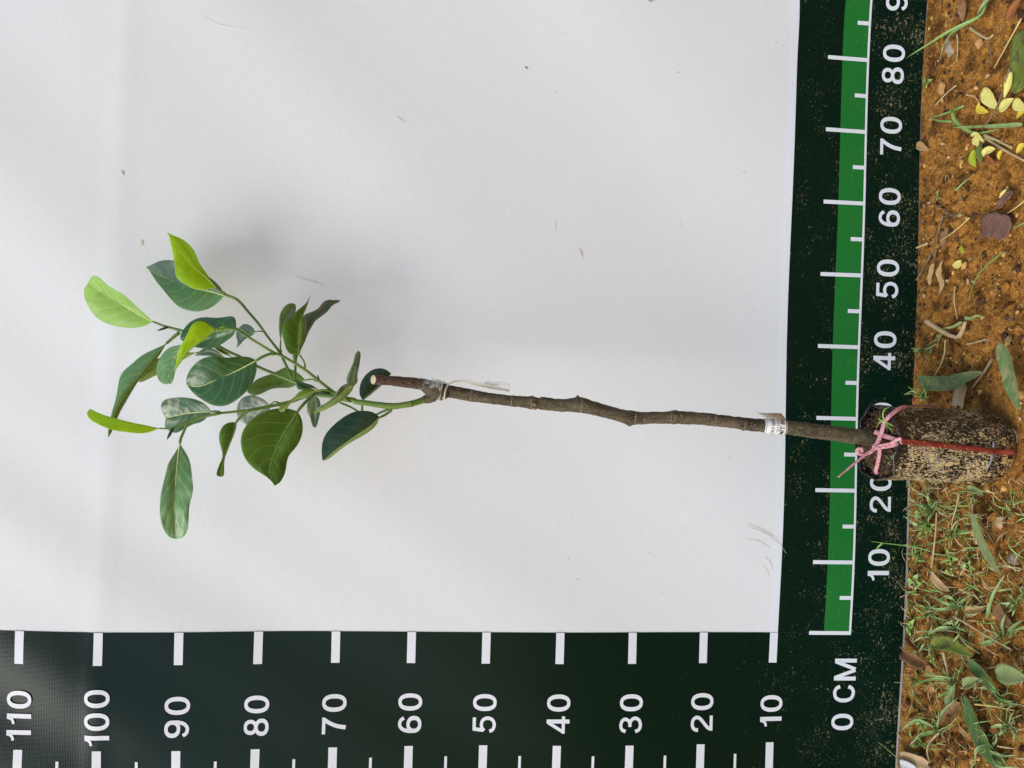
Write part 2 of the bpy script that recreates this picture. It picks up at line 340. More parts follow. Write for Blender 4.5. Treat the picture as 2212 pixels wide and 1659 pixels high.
def text(s, cx, cz, H, gap=.22):
    wd = sum(GL[c][0] for c in s) + gap * (len(s) - 1); x = -wd / 2; V, F = [], []; lay = 0
    for ch in s:
        gw, fn = GL[ch]
        for st in fn():
            b = len(V); lift = .0013 + .00012 * lay; lay += 1
            for a_, b_ in st:
                V.append(bp(cx + (x + a_[0]) * H, cz + (a_[1] - .5) * H, lift)); V.append(bp(cx + (x + b_[0]) * H, cz + (b_[1] - .5) * H, lift))
            for i in range(len(st) - 1): F.append((b + 2 * i, b + 2 * i + 1, b + 2 * i + 3, b + 2 * i + 2))
        x += gw + gap
    o = mesh('numeral', V, F, M['bar'], ban, smooth=False); return o
for k in range(1, 10): text(str(k * 10), k * .1 - .0035, ZL - .0355, .0315)
for k in range(1, 13): text(str(k * 10), -.1105, k * .1 - .0005, .0312)
text('0 CM', -.088, -.0055, .0315, .2)
sheet('hem', XL + .002, .32, ZB + .0012, ZB + .0042, .0013, M['edge'])
# little marks that have settled on the sheet
def blot(name, pts, mat, w, lift=.0009):
    P = [at('W', p, 0) for p in pts]; Q = cr([(p.x, p.z - GZ) for p in P], 14); V, F = [], []
    for i, q in enumerate(Q):
        t = Q[min(i + 1, 13)] - Q[max(i - 1, 0)]; t = t / (np.linalg.norm(t) + 1e-9); nn = np.array([-t[1], t[0]])
        ww = w * (.35 + .65 * math.sin(math.pi * (i + .5) / 14)) * (.7 + .6 * random.random())
        for s in (-1, 1): V.append(bp(*(q + nn * s * ww / 2), lift))
    for i in range(13): F.append((2 * i, 2 * i + 1, 2 * i + 3, 2 * i + 2))
    return mesh(name, V, F, mat, ban)
blot('stain', [(1250, 536), (1255, 546), (1258, 556)], M['stain'], .0028)
blot('stain', [(1201, 478), (1199, 490), (1200, 500)], M['stain'], .0012)
blot('stain', [(636, 595), (655, 602), (678, 607), (705, 618)], M['stain'], .0009)
blot('stain', [(858, 250), (866, 258), (876, 264)], M['stain'], .0010)
blot('stain', [(306, 518), (307, 524), (307, 530)], M['stain'], .0022)
for c in ([(1608, 1128), (1640, 1140), (1672, 1160), (1694, 1192)], [(1612, 1134), (1650, 1150), (1680, 1172)], [(1605, 1162), (1635, 1166), (1660, 1182)], [(1650, 1200), (1662, 1215), (1668, 1235)], [(1644, 1215), (1655, 1232), (1660, 1245)]):
    blot('stain', c, M['stain'], .0008)
blot('speck', [(1135, 141), (1138, 144), (1140, 146)], M['speck'], .0022)
blot('speck', [(263, 366), (266, 372), (268, 378)], M['speck'], .0012)
blot('scratch', [(430, 30), (470, 52), (520, 62), (556, 69)], M['tearw'], .0009)
blot('speck', [(1396, -2), (1405, 0), (1416, -2)], M['edge'], .006)
for i in range(24):
    x = random.uniform(.04, .86); z = .11 + abs(random.gauss(0, .22)); s = random.uniform(.0004, .0009)
    P = [bp(x + s * math.cos(k * 1.26) * random.uniform(.7, 1.2), z + s * math.sin(k * 1.26), .0008) for k in range(5)]
    mesh('speck', P, [(0, 1, 2, 3, 4)], M['speck'] if random.random() < .7 else M['stain'], ban)
for p in ((922, 947), (1362, 1185), (1575, 672), (690, 462)):
    q = at('W', p, 0); P = [bp(q.x + .0011 * math.cos(k * 1.05), q.z - GZ + .0011 * math.sin(k * 1.05), .0009) for k in range(6)]; mesh('speck', P, [tuple(range(6))], M['tearw'], ban)

# ------------------------------------------------------------------ grow bag
BX = gnd('W', (2100, 965)).x; BX = at('W', (2040, 960), .168).x; BY = -.168; BR = .0428; BH = .150
def bag_hit(fr, p, off=.0006):                      # survey point lying on the front of the bag
    d = ray(*W(fr, p)); ox, oy = CAM.x - BX, CAM.y - BY; R = BR + off
    A = d.x ** 2 + d.y ** 2; B = 2 * (ox * d.x + oy * d.y); C = ox * ox + oy * oy - R * R; q = max(0, B * B - 4 * A * C)
    return CAM + d * ((-B - math.sqrt(q)) / (2 * A))
def bag_n(p): return Vector((p.x - BX, p.y - BY, 0)).normalized()
bag = empty('grow_bag', (BX, BY, 0)); tag(bag, 'black plastic nursery bag splashed with tan mud, filled with dark soil', 'plant bag')
NS, NRG = 120, 70; V, F = [], []
def bagr(an, z):
    d = Vector((math.cos(an), math.sin(an), 0))
    f = .0016 * noise.noise(d * 1.6 + Vector((0, 0, z * 14))) + .0018 * noise.noise(d * 5 + Vector((4, 0, z * 40))) + .0012 * noise.noise(d * 11 + Vector((0, 7, z * 90)))
    top = max(0, (z - .115) / .035); f += top * (.0016 * math.sin(an * 5 + 1) + .0010 * math.sin(an * 9 + 2.3 + z * 20))
    fold = math.exp(-((z - .028 - .006 * math.sin(an * 2)) / .0035) ** 2); f -= .0016 * fold
    return f
prof = []
for i in range(NRG):
    z = BH * i / (NRG - 1); r = BR
    if z < .016: r = BR - .016 + math.sqrt(max(0, .016 ** 2 - (.016 - z) ** 2))
    prof.append((r, z))
for r, z in prof:
    for k in range(NS):
        an = 2 * math.pi * k / NS; rr = r + bagr(an, z); zz = z + (.002 * math.sin(an * 3 + .6) + .0016 * math.sin(an * 7 + 2) + .001 * math.sin(an)) * max(0, (z - .12) / .03) ** 2
        V.append((BX + rr * math.cos(an), BY + rr * math.sin(an), zz))
for i in range(NRG - 1):
    for k in range(NS): F.append((i * NS + k, i * NS + (k + 1) % NS, (i + 1) * NS + (k + 1) % NS, (i + 1) * NS + k))
F.append(tuple(range(NS))[::-1])
a = NT('muddy_black_plastic'); pos = a.obj(); wn_ = a.t.nodes.new('ShaderNodeTexNoise'); wn_.inputs['Scale'].default_value = 300; wn_.inputs['Detail'].default_value = 4; wn_.inputs['Roughness'].default_value = .62; wn_.inputs['Distortion'].default_value = 1.6; a.t.links.new(a.obj((1, 1, .62)), wn_.inputs['Vector']); n1 = wn_.outputs[0]; n2 = a.noise(24, None, 3); n3 = a.noise(500, None, 3); sp = a.n('SeparateXYZ', Vector=pos)
bare = a.math('ADD', a.ramp(sp.outputs[2], .132, .150), a.math('MULTIPLY', a.ramp(sp.outputs[2], .045, .01), .35))
side = a.math('MULTIPLY', a.ramp(sp.outputs[0], BX + .05, BX - .05), .11)
lim = a.math('SUBTRACT', a.math('ADD', .535, a.math('ADD', a.math('MULTIPLY', bare, .16), a.math('MULTIPLY', a.math('SUBTRACT', n2, .5), .42))), side)
mud = a.n('Clamp', Value=a.math('MULTIPLY', a.math('SUBTRACT', n1, lim), 22.0)).outputs[0]
mc = a.mix(a.ramp(n3, .35, .65), (.40, .27, .11), (.60, .44, .22)); mc = a.mix(a.ramp(sp.outputs[2], .05, .01), mc, (.46, .25, .07))
film = a.math('MULTIPLY', a.ramp(a.noise(120, None, 3), .46, .66), .2)
a.p(Base_Color=a.mix(mud, a.mix(film, (.008, .008, .009), (.085, .058, .026)), mc), Roughness=a.math('ADD', .2, a.math('MULTIPLY', mud, .65)), Specular_IOR_Level=.9)
a.bump(a.math('ADD', a.math('MULTIPLY', mud, 1.0), a.math('ADD', a.math('MULTIPLY', n3, .2), a.math('MULTIPLY', a.noise(90, a.obj((1.6, 1.6, .5)), 2), 2.2))), 1.0, .0016); M['bag'] = a.m
wall = mesh('bag_wall', V, F, M['bag'], bag); sm = wall.modifiers.new('thickness', 'SOLIDIFY'); sm.thickness = .0007; sm.offset = -1
# soil inside
V, F = [], []; nr = 26
for i in range(nr):
    r = (BR - .0012) * i / (nr - 1)
    for k in range(64):
        an = 2 * math.pi * k / 64; q = Vector((r * math.cos(an), r * math.sin(an), 0))
        V.append((BX + q.x, BY + q.y, .146 - .006 * (r / BR) ** 2 + .004 * noise.fractal(q * 120, .9, 2, 3) + .003 * noise.noise(q * 380)))
for i in range(nr - 1):
    for k in range(64): F.append((i * 64 + k, i * 64 + (k + 1) % 64, (i + 1) * 64 + (k + 1) % 64, (i + 1) * 64 + k))
M['potsoil'] = plain('potting_soil', (.03, .017, .010), (.15, .085, .045), 330, .95, 1.0, .004)
mesh('soil_fill', V, F, M['potsoil'], bag)
M['fibre'] = plain('coir_fibre', (.12, .065, .03), (.26, .15, .07), 300, .9)
V, F = [], []
for i in range(240):
    r = (BR - .004) * math.sqrt(random.random()); an = random.uniform(0, 6.28); c = Vector((BX + r * math.cos(an), BY + r * math.sin(an), .147 - .006 * (r / BR) ** 2 + random.uniform(0, .003)))
    d = Vector((random.gauss(0, 1), random.gauss(0, 1), random.gauss(0, .35))).normalized() * random.uniform(.002, .007)
    v, f = tube_geo([c - d, c + Vector((0, 0, random.uniform(0, .002))), c + d], [.0003, .0005, .0003], 4, 4); b = len(V); V += v; F += [tuple(b + q for q in ff) for ff in f]
tag(mesh('coir_fibres', V, F, M['fibre'], bag), kind='stuff')
M['chip'] = plain('orange_chip', (.30, .13, .04), (.42, .22, .07), 200, .8)
for (x, y, w_, l_) in ((545, 500, 34, 110), (545, 850, 36, 150), (490, 540, 30, 60)):
    c = at('Rz', (x, y), .168); c.z = .1445; dr = Vector((random.uniform(-.6, .6), -1, .3)).normalized(); l = pxm('Rz', l_, c); s = dr.cross(Vector((0, 0, 1))).normalized()
    Vq = [c + dr * (l * (t - .5)) + s * (u * pxm('Rz', w_, c) * .5 * math.sin(math.pi * min(1, .15 + t * .8))) + Vector((0, 0, .006 - .002 * u * u)) for t in np.linspace(0, 1, 7) for u in (-1, 0, 1)]
    o = mesh('wood_chip', Vq, [(i * 3 + k, i * 3 + k + 1, i * 3 + k + 4, i * 3 + k + 3) for i in range(6) for k in range(2)], M['chip'], bag); o.modifiers.new('thickness', 'SOLIDIFY').thickness = .0008
# faint print and the pale crease near the bottom
M['print'] = plain('grey_print', (.20, .21, .22), (.32, .33, .34), 200, .6); M['shine'] = plain('pale_crease', (.12, .13, .14), (.40, .42, .44), 400, .3)
def onbag(name, fr, pts, wpx, mat, off=.0018, n=None):
    P = [bag_hit(fr, p, off) for p in pts]; return ribbon(name, P, [bag_n(p) for p in P], pxm(fr, wpx, P[0]), mat, bag, n=n, thick=.0002)
for c, rx, ry in (((1085, 755), 26, 26), ((1270, 762), 26, 34), ((1140, 848), 14, 34), ((1290, 990), 26, 24), ((1190, 960), 18, 26), ((1410, 860), 16, 22)):
    onbag('print_mark', 'Rz', [(c[0] + rx * math.cos(t), c[1] + ry * math.sin(t)) for t in np.linspace(.3, 6.1, 12)], 7, M['print'])
onbag('print_mark', 'Rz', [(1215, 850), (1260, 852), (1278, 866), (1278, 888), (1260, 900), (1215, 898)], 8, M['print'])
onbag('bag_crease', 'Rz', [(1878, 670), (1862, 790), (1845, 890), (1790, 995)], 22, M['shine'])
onbag('bag_crease', 'Rz', [(2080, 520), (2130, 590), (2140, 680)], 12, M['shine'])
# grass sprouts in the pot soil
M['sprout'] = plain('sprout_green', (.16, .34, .04), (.28, .48, .08), 100, .5)
def sprout(fr, pts, wpx, D):
    P = [at(fr, p, d) for p, d in zip(pts, D)]
    return P, [Vector((0, -.7, .7))] , pxm(fr, wpx, P[0])
def sprout_plant(label, blades):
    P0 = at('Rz', blades[0][0][0], .19); r = empty('grass_sprout', (P0.x, P0.y, .132)); tag(r, label, 'grass', 'sprouts in the bag soil')
    for pts, dd in blades:
        P, nn, ww = sprout('Rz', pts, 15, dd); ribbon('blade', P, nn, ww, M['sprout'], r, wfun=lambda t: max(.08, math.sin(math.pi * (.12 + .86 * t))))
sprout_plant('fine green grass sprout on the right side of the bag soil', [([(668, 445), (640, 390), (655, 320), (720, 280)], (.188, .19, .192, .195)), ([(668, 445), (690, 500), (680, 540)], (.19, .195, .20)), ([(668, 445), (720, 480), (770, 500)], (.19, .197, .204)), ([(668, 445), (610, 430), (585, 395)], (.19, .186, .18)), ([(690, 500), (735, 540), (740, 580)], (.192, .2, .207)), ([(668, 445), (610, 455), (580, 490)], (.19, .187, .185))])
sprout_plant('fine green grass sprout on the left side of the bag soil', [([(735, 880), (710, 900), (690, 930)], (.19, .188, .186)), ([(735, 880), (740, 840), (720, 830)], (.19, .192, .19)), ([(735, 880), (720, 920), (740, 925)], (.19, .194, .196)), ([(735, 880), (690, 850), (660, 820)], (.19, .186, .183))])

# ------------------------------------------------------------------ seedling
base = at('R7', (2000, 830), .165)
pl = empty('grafted_seedling', (base.x, base.y, .13)); tag(pl, 'grafted leafy seedling, brown stem with a cut stub and green leafy shoot', 'seedling')
def stemline(segs):                                  # (frame, (x, y), thickness, D)
    P, R = [], []
    for fr, p, th, D in segs:
        q = at(fr, p, D); P.append(q); R.append(pxm(fr, th, q) / 2)
    return P, R
S = [('R7', (2250, 850), 235, .166), ('R7', (2000, 830), 232, .165), ('R7', (1600, 780), 222, .164), ('R7', (1200, 730), 215, .164), ('R7', (800, 680), 205, .163), ('R7', (560, 655), 200, .163), ('R7', (200, 625), 188, .162),
     ('R6', (1900, 638), 116, .161), ('R6', (1640, 608), 122, .160), ('R6', (1420, 596), 128, .160), ('R6', (1370, 592), 138, .160), ('R6', (1300, 597), 120, .159), ('R6', (1120, 600), 116, .159), ('R6', (1000, 602), 125, .158), ('R6', (940, 598), 140, .158), ('R6', (860, 580), 128, .158),
     ('R6', (740, 548), 124, .157), ('R6', (560, 500), 135, .157), ('R6', (450, 472), 152, .157), ('R6', (400, 475), 138, .156), ('R6', (250, 478), 122, .156), ('R6', (60, 455), 128, .155),
     ('R5', (2060, 660), 118, .155), ('R5', (1960, 650), 132, .155), ('R5', (1905, 645), 148, .155), ('R5', (1850, 640), 128, .155), ('R5', (1640, 622), 120, .154), ('R5', (1400, 590), 122, .154), ('R5', (1250, 566), 134, .153), ('R5', (1050, 530), 136, .153), ('R5', (900, 500), 150, .152), ('R5', (800, 470), 138, .152), ('R5', (690, 436), 122, .151)]
P, R = stemline(S); stem = tube('rootstock_stem', P, R, M['bark'], pl, seg=28, n=260, rough=.10, freq=170)
P, R = stemline([('R5', (760, 450), 120, .1515), ('R5', (640, 435), 120, .156), ('R5', (500, 420), 113, .163), ('R5', (350, 406), 106, .171), ('R5', (215, 398), 104, .178), ('R5', (196, 397), 102, .179)])
stub = tube('cut_stub', P, R, M['bark_red'], pl, seg=28, n=60, rough=.10, freq=150)
e = P[-1]; dv = (P[-1] - P[-3]).normalized(); fr_ = (CAM - e).normalized(); fr_ = (fr_ - dv * fr_.dot(dv)).normalized()
x = fr_; y = dv.cross(x)
for v in stub.data.vertices:                         # the cut slants towards the front
    q = v.co - e; al = q.dot(dv)
    if al > -.004: v.co = v.co - dv * (.3 * q.dot(fr_) * (1 + al / .004))
cf = lambda k, f, h: e + (x * math.cos(k * .2244) + y * math.sin(k * .2244)) * R[-1] * f + dv * (h - .3 * R[-1] * f * math.cos(k * .2244))
V = [cf(0, 0, .0009)] + [cf(k, .55, .0008) for k in range(28)] + [cf(k, .97, .0005) for k in range(28)]
F = [(0, 1 + k, 1 + (k + 1) % 28) for k in range(28)] + [(1 + k, 29 + k, 29 + (k + 1) % 28, 1 + (k + 1) % 28) for k in range(28)]
mesh('cut_face', V, F, M['cut'], stub)
def lump(name, c, rx, mat, parent, sq=(1, 1, 1), sub=2, amp=.3, fr=1.0):
    bm = bmesh.new(); bmesh.ops.create_icosphere(bm, subdivisions=sub, radius=1)
    s0 = random.uniform(0, 50)
    for v in bm.verts:
        k = 1 + amp * noise.noise(v.co * 1.3 * fr + Vector((s0, 0, 0))) + amp * .4 * noise.noise(v.co * 3.5 * fr + Vector((s0, 3, 0)))
        v.co = Vector((v.co.x * sq[0], v.co.y * sq[1], v.co.z * sq[2])) * (rx * k)
    me = bpy.data.meshes.new(name); bm.to_mesh(me); bm.free(); me.materials.append(mat); me.polygons.foreach_set('use_smooth', [True] * len(me.polygons))
    o = bpy.data.objects.new(name, me); o.location = c; return link(o, parent)
for fr, p, D, r, mt, sq in (('R6', (430, 400), .156, .0026, 'bark', (1, 1, .8)), ('R6', (930, 660), .158, .0028, 'bark', (1, 1, 1.2)), ('R6', (1380, 575), .172, .0032, 'bark', (.8, .7, 1.3)), ('R6', (1440, 575), .17, .0028, 'bark', (.8, .6, .8)),
                       ('R5', (1945, 665), .166, .0030, 'scar', (.6, .6, 1)), ('R5', (1950, 710), .161, .0020, 'scar', (1, .8, 1.2)), ('R5', (460, 450), .157, .0022, 'bark_red', (.6, .6, 1.4)), ('R5', (1710, 600), .162, .0018, 'bark', (1, .7, 1))):
    lump('bark_knot', at(fr, p, D), r, M[mt], stem, sq)
P, R = stemline([('R5', (730, 450), 112, .152), ('R5', (790, 485), 150, .156), ('R5', (850, 515), 190, .158), ('R5', (905, 525), 196, .158), ('R5', (955, 525), 170, .156), ('R5', (1000, 522), 138, .154)])
tube('graft_union', P, R, M['bark'], stem, seg=24, n=40, rough=.16, freq=140)
M['nodeb'] = plain('bark_node', (.10, .085, .045), (.22, .19, .11), 300, .85, .6)
for fr, p, th, D in (('R6', (468, 476), 153, .157), ('R6', (985, 602), 130, .158), ('R6', (1330, 596), 128, .160), ('R6', (1755, 622), 123, .1605), ('R5', (1918, 646), 149, .155), ('R5', (1700, 628), 124, .1545), ('R5', (1262, 568), 137, .153), ('R6', (2040, 662), 124, .1618)):
    q = at(fr, p, D); q2 = at(fr, (p[0] - 10, p[1] - 1), D); q3 = at(fr, (p[0] + 10, p[1] + 1), D); r_ = pxm(fr, th, q) / 2
    tube('node_ring', [q2, q, q3], [r_ * .97, r_ * 1.035, r_ * .97], M['nodeb'], stem, seg=22, n=6, rough=.08, freq=260)
# green shoot and its branches
P, R = stemline([('R5', (880, 560), 90, .156), ('R5', (800, 598), 84, .158), ('R5', (745, 615), 74, .161), ('R5', (690, 635), 68, .164), ('R5', (615, 655), 66, .168), ('R5', (600, 660), 70, .168), ('R5', (500, 676), 66, .169), ('R5', (395, 686), 74, .169), ('R5', (300, 676), 66, .169), ('R5', (150, 655), 62, .169), ('R5', (0, 635), 60, .169), ('R4', (1500, 758), 58, .169), ('R4', (1400, 745), 60, .169), ('R4', (1250, 716), 46, .168), ('R4', (1120, 700), 42, .167), ('R4', (1050, 690), 40, .167)])
scion = tube('scion_stem', P, R, M['scion'], pl, seg=18, n=110, rough=.04, freq=120)
P, R = stemline([('R5', (850, 575), 110, .157), ('R5', (800, 598), 100, .158), ('R5', (765, 610), 84, .1595), ('R5', (738, 618), 76, .161)]); tube('scion_collar', P, [r * 1.06 for r in R], M['bark'], scion, seg=18, n=14, rough=.15, freq=200)
for fr, p, D in (('R5', (622, 655), .168), ('R5', (392, 686), .169)):
    q = at(fr, p, D); q2 = at(fr, (p[0] - 12, p[1] + 2), D); tube('node_ring', [q, q2], [pxm(fr, 74, q) / 2] * 2, M['scion'] if p[0] < 500 else M['bark'], scion, seg=16, n=4)
def branch(segs, n=50, mat='green_stem'):
    P, R = stemline(segs); return tube('branch', P, R, M[mat], pl, seg=12, n=n, rough=.05, freq=150)
branch([('R4', (1420, 745), 44, .169), ('R4', (1290, 675), 34, .172), ('R4', (1120, 545), 33, .178), ('R4', (960, 420), 33, .184), ('R4', (720, 275), 32, .190), ('R4', (640, 245), 32, .193), ('R4', (480, 150), 28, .198), ('R4', (380, 88), 28, .202), ('R2', (1200, 460), 30, .208), ('R2', (1060, 445), 32, .212), ('R2', (945, 465), 30, .215)], 70)
branch([('R4', (1250, 716), 40, .168), ('R4', (1050, 660), 38, .164), ('R4', (870, 565), 38, .160), ('R4', (650, 475), 34, .157), ('R4', (440, 385), 32, .153), ('R2', (1250, 800), 34, .150), ('R2', (1090, 730), 40, .148), ('R2', (900, 620), 32, .146), ('R2', (700, 530), 32, .145), ('R2', (540, 480), 34, .144), ('R2', (470, 462), 36, .143), ('R2', (340, 428), 32, .141), ('R2', (260, 405), 24, .140), ('R2', (170, 365), 20, .139)], 90)
branch([('R2', (1905, 1085), 36, .160), ('R2', (1870, 1010), 36, .156), ('R2', (1790, 840), 34, .150), ('R2', (1750, 755), 36, .147), ('R2', (1600, 560), 32, .138), ('R2', (1470, 380), 34, .128), ('R2', (1350, 240), 34, .120), ('R2', (1215, 92), 36, .112), ('R2', (1060, 25), 34, .105), ('R2', (960, -50), 24, .101)], 70)
branch([('R2', (1925, 1085), 40, .160), ('R2', (1932, 1000), 36, .157), ('R2', (1938, 880), 32, .153), ('R2', (1935, 790), 60, .150), ('R2', (1990, 740), 26, .146)], 40)
branch([('R4', (1060, 692), 38, .168), ('R4', (930, 735), 36, .172), ('R4', (810, 775), 38, .176), ('R4', (690, 805), 42, .180), ('R4', (640, 815), 36, .181), ('R4', (380, 865), 36, .188), ('R4', (300, 875), 30, .19), ('R4', (20, 902), 30, .197), ('R3', (1700, 210), 36, .199), ('R3', (1500, 250), 32, .203), ('R3', (1370, 300), 32, .206), ('R3', (1250, 350), 28, .208), ('R3', (1180, 378), 20, .210)], 90)
def bud(fr, a_, b_, w_, D):
    p, q = at(fr, a_, D), at(fr, b_, D + .004); r = pxm(fr, w_, p) / 2; tube('bud', [p, p.lerp(q, .35), p.lerp(q, .75), q], [r * .8, r, r * .7, r * .08], M['bud'], pl, seg=8, n=12)
bud('R2', (350, 432), (212, 476), 30, .143); bud('R3', (1190, 376), (1125, 497), 34, .211); bud('R4', (1122, 540), (1108, 482), 22, .178)
COMP = {'dark': 'under', 'deep': 'pale', 'mid': 'pale', 'grey': 'under', 'under': 'dark', 'underd': 'dark', 'pale': 'mid', 'young': 'young', 'youngl': 'youngl', 'silver': 'under', 'glint': 'under', 'worn': 'worn', 'twist': 'pale'}
def leaf(fr, mid, left, right, D, dl, dr, mat, matr=None, pet=None, petw=18, rib='rib', petD=None, wav=.003, bul=.007, frm=None, ribw=14, nv=16):
    """traced leaf blade: midrib, both margins; D = depths along the midrib, dl / dr = how far the margins stand out of the midrib's plane"""
    N, H = nv, 5
    mm = cr(mid, N); ll = cr([mid[0]] + left + [mid[-1]], N); rr = cr([mid[0]] + right + [mid[-1]], N)
    Ds = [np.interp(i / (N - 1), np.linspace(0, 1, len(D)), D) for i in range(N)]
    sd0 = random.uniform(0, 40); V, U = [], []
    wl = [np.linalg.norm(ll[i] - mm[i]) for i in range(N)]; wr = [np.linalg.norm(rr[i] - mm[i]) for i in range(N)]; ll = [mm[i] + (ll[i] - mm[i]) * 1.05 for i in range(N)]; rr = [mm[i] + (rr[i] - mm[i]) * 1.05 for i in range(N)]; ml, mr = max(wl) + 1e-6, max(wr) + 1e-6
    for i in range(N):
        env = math.sin(math.pi * i / (N - 1)) ** .6
        for k in range(-H, H + 1):
            s = abs(k) / H; e = ll if k < 0 else rr; off = dl if k < 0 else dr; wn = (wl[i] / ml if k < 0 else wr[i] / mr)
            p = mm[i] + (e[i] - mm[i]) * s
            dd = Ds[i] + env * (off * (s ** 1.4) * wn + bul * (s - s * s) * 2 * wn) + env * wav * s * noise.noise(Vector((i * .55 + sd0, k * .5, 0)))
            V.append(at(fr, tuple(p), dd)); U.append((.5 + k / H / 2, i / (N - 1)))
    n = 2 * H + 1; F, mi = [], []
    for i in range(N - 1):
        for k in range(n - 1):
            F.append((i * n + k, i * n + k + 1, (i + 1) * n + k + 1, (i + 1) * n + k)); mi.append(0 if k < H else 2)
    # make faces look at the viewer's side first
    s = 0
    for f in F:
        a_, b_, c_ = V[f[0]], V[f[1]], V[f[2]]; s += (b_ - a_).cross(c_ - a_).y
    if s > 0: F = [f[::-1] for f in F]
    r_ = matr or mat
    mats = [M[mat], M[COMP[mat]], M[r_], M[COMP[r_]]]
    o = mesh('leaf', V, F, mats, pl, uvs=U, midx=mi); sm = o.modifiers.new('thickness', 'SOLIDIFY'); sm.thickness = .0005; sm.offset = -1; sm.material_offset = 1
    sub = o.modifiers.new('smooth', 'SUBSURF'); sub.levels = sub.render_levels = 1
    c = H; mp = [V[i * n + c] + Vector((0, -.0003, 0)) for i in range(N)]
    r0 = pxm(fr, ribw, mp[0]) / 2; tube('midrib', mp[::2] + [mp[-1]] if N % 2 == 0 else mp[::2], list(np.linspace(r0, r0 * .15, len(mp[::2]) + (1 if N % 2 == 0 else 0))), M[rib], o, seg=6, n=N * 2)
    if pet:
        pd = petD or [D[0]] * 2; dd = np.interp(np.linspace(0, 1, len(pet) + 1), np.linspace(0, 1, len(pd) + 1), list(pd) + [D[0]])
        PP = [at(fr, p, d) for p, d in zip(list(pet) + [mid[0]], dd)]; r = pxm(fr, petw, PP[0]) / 2
        tube('petiole', PP, [r * 1.15] + [r] * (len(PP) - 2) + [r * .85], M['green_stem'] if rib == 'ribd' else M['scion'], o, seg=8, n=18)
    return o
# top left pale leaf
leaf('R1', [(1110, 1310), (915, 1205), (720, 1090), (500, 960), (380, 885), (302, 830)],
     [(1075, 1338), (950, 1378), (800, 1382), (600, 1345), (430, 1265), (320, 1130), (258, 1000), (250, 905), (285, 850)],
     [(1000, 1210), (870, 1090), (760, 990), (640, 920), (540, 860), (470, 790), (400, 735), (330, 762)], [.139, .136, .135, .14], -.006, .022, 'youngl', None, [(1270, 1372), (1200, 1345)], 26, petD=[.141, .140], rib='ribl', ribw=18)
# bright yellow-green leaf and its grey neighbour
leaf('R1', [(1905, 890), (1750, 740), (1600, 610), (1480, 470), (1380, 330), (1310, 220), (1280, 183)],
     [(1800, 905), (1720, 910), (1600, 882), (1480, 820), (1398, 745), (1390, 600), (1362, 470), (1330, 330), (1305, 225)],
     [(1830, 790), (1760, 680), (1692, 590), (1660, 510), (1620, 420), (1540, 330), (1440, 265), (1330, 225)], [.103, .112, .118, .115], .006, -.020, 'young', None, [(2010, 960), (1960, 930)], 24, petD=[.107, .105])
leaf('R1', [(2000, 985), (1850, 940), (1530, 872), (1400, 812), (1220, 742), (1100, 690), (1025, 630)],
     [(1900, 1090), (1730, 1170), (1600, 1172), (1450, 1130), (1350, 1040), (1250, 920), (1130, 780), (1075, 685)],
     [(1950, 880), (1820, 770), (1650, 660), (1500, 590), (1375, 560), (1240, 550), (1150, 575), (1085, 610)], [.103, .092, .085, .080], .010, .012, 'mid', 'grey', None, rib='ribl', ribw=18)
# long leaf hanging from the fork
leaf('R9', [(1120, 320), (1020, 440), (900, 580), (780, 740), (660, 850), (570, 980), (510, 1090), (460, 1210), (415, 1330), (400, 1490)],
     [(1050, 352), (950, 400), (860, 440), (760, 510), (680, 590), (585, 660), (538, 740), (520, 850), (500, 980), (470, 1080), (440, 1170), (420, 1270), (395, 1380), (386, 1470)],
     [(1040, 460), (930, 600), (835, 705), (770, 790), (690, 920), (610, 1060), (540, 1180), (490, 1310), (440, 1430), (425, 1485)], [.146, .165, .18, .19], -.012, -.012, 'mid', 'under', [(1285, 180), (1210, 240)], 40, rib='ribd', petD=[.144, .145])
leaf('R9', [(1490, 435), (1300, 490), (1100, 575), (960, 645), (860, 720), (770, 802)],
     [(1370, 428), (1200, 455), (1040, 500), (970, 525), (900, 600), (830, 700)], [(1400, 482), (1280, 552), (1100, 662), (1000, 712), (900, 760), (820, 802)], [.14, .135, .135, .14], .006, -.008, 'under', 'pale', [(1640, 362), (1590, 410)], 20, petD=[.145, .142])
# yellow leaf curling over a dark one
leaf('R9', [(1990, 130), (1800, 160), (1600, 200), (1450, 235), (1290, 260)], [(1985, 40), (1960, -22), (1860, -10), (1740, 5), (1620, -5), (1520, 5), (1430, 45), (1360, 110), (1310, 180), (1290, 225)],
     [(1960, 210), (1860, 290), (1770, 345), (1690, 372), (1560, 375), (1440, 348), (1360, 305), (1310, 290)], [.196, .18, .175, .17], -.012, -.016, 'dark', None, [(2170, 200), (2100, 160)], 22, petD=[.202, .2])
leaf('R9', [(1330, 330), (1270, 430), (1210, 540), (1160, 660), (1150, 760), (1180, 818)], [(1240, 345), (1160, 370), (1090, 430), (1030, 520), (1002, 620), (1005, 720), (1045, 800), (1110, 830)],
     [(1320, 420), (1285, 520), (1245, 620), (1222, 700), (1205, 780)], [.195, .19, .188, .192], -.01, .006, 'mid', None, None)
leaf('R9', [(1735, 145), (1630, 210), (1520, 280), (1420, 370), (1340, 450), (1270, 560), (1222, 680)], [(1690, 125), (1650, 85), (1610, 55), (1560, 42), (1490, 52), (1440, 90), (1405, 160), (1360, 260), (1310, 330), (1280, 400), (1245, 520)],
     [(1650, 235), (1570, 295), (1490, 345), (1400, 420), (1320, 530), (1260, 610), (1228, 670)], [.216, .222, .222, .215], .012, -.008, 'young', 'young', None)
leaf('R2', [(1000, 432), (1040, 425), (1085, 432)], [(1035, 415)], [(1040, 440)], [.214, .213], 0, 0, 'youngl', None, None, nv=6)
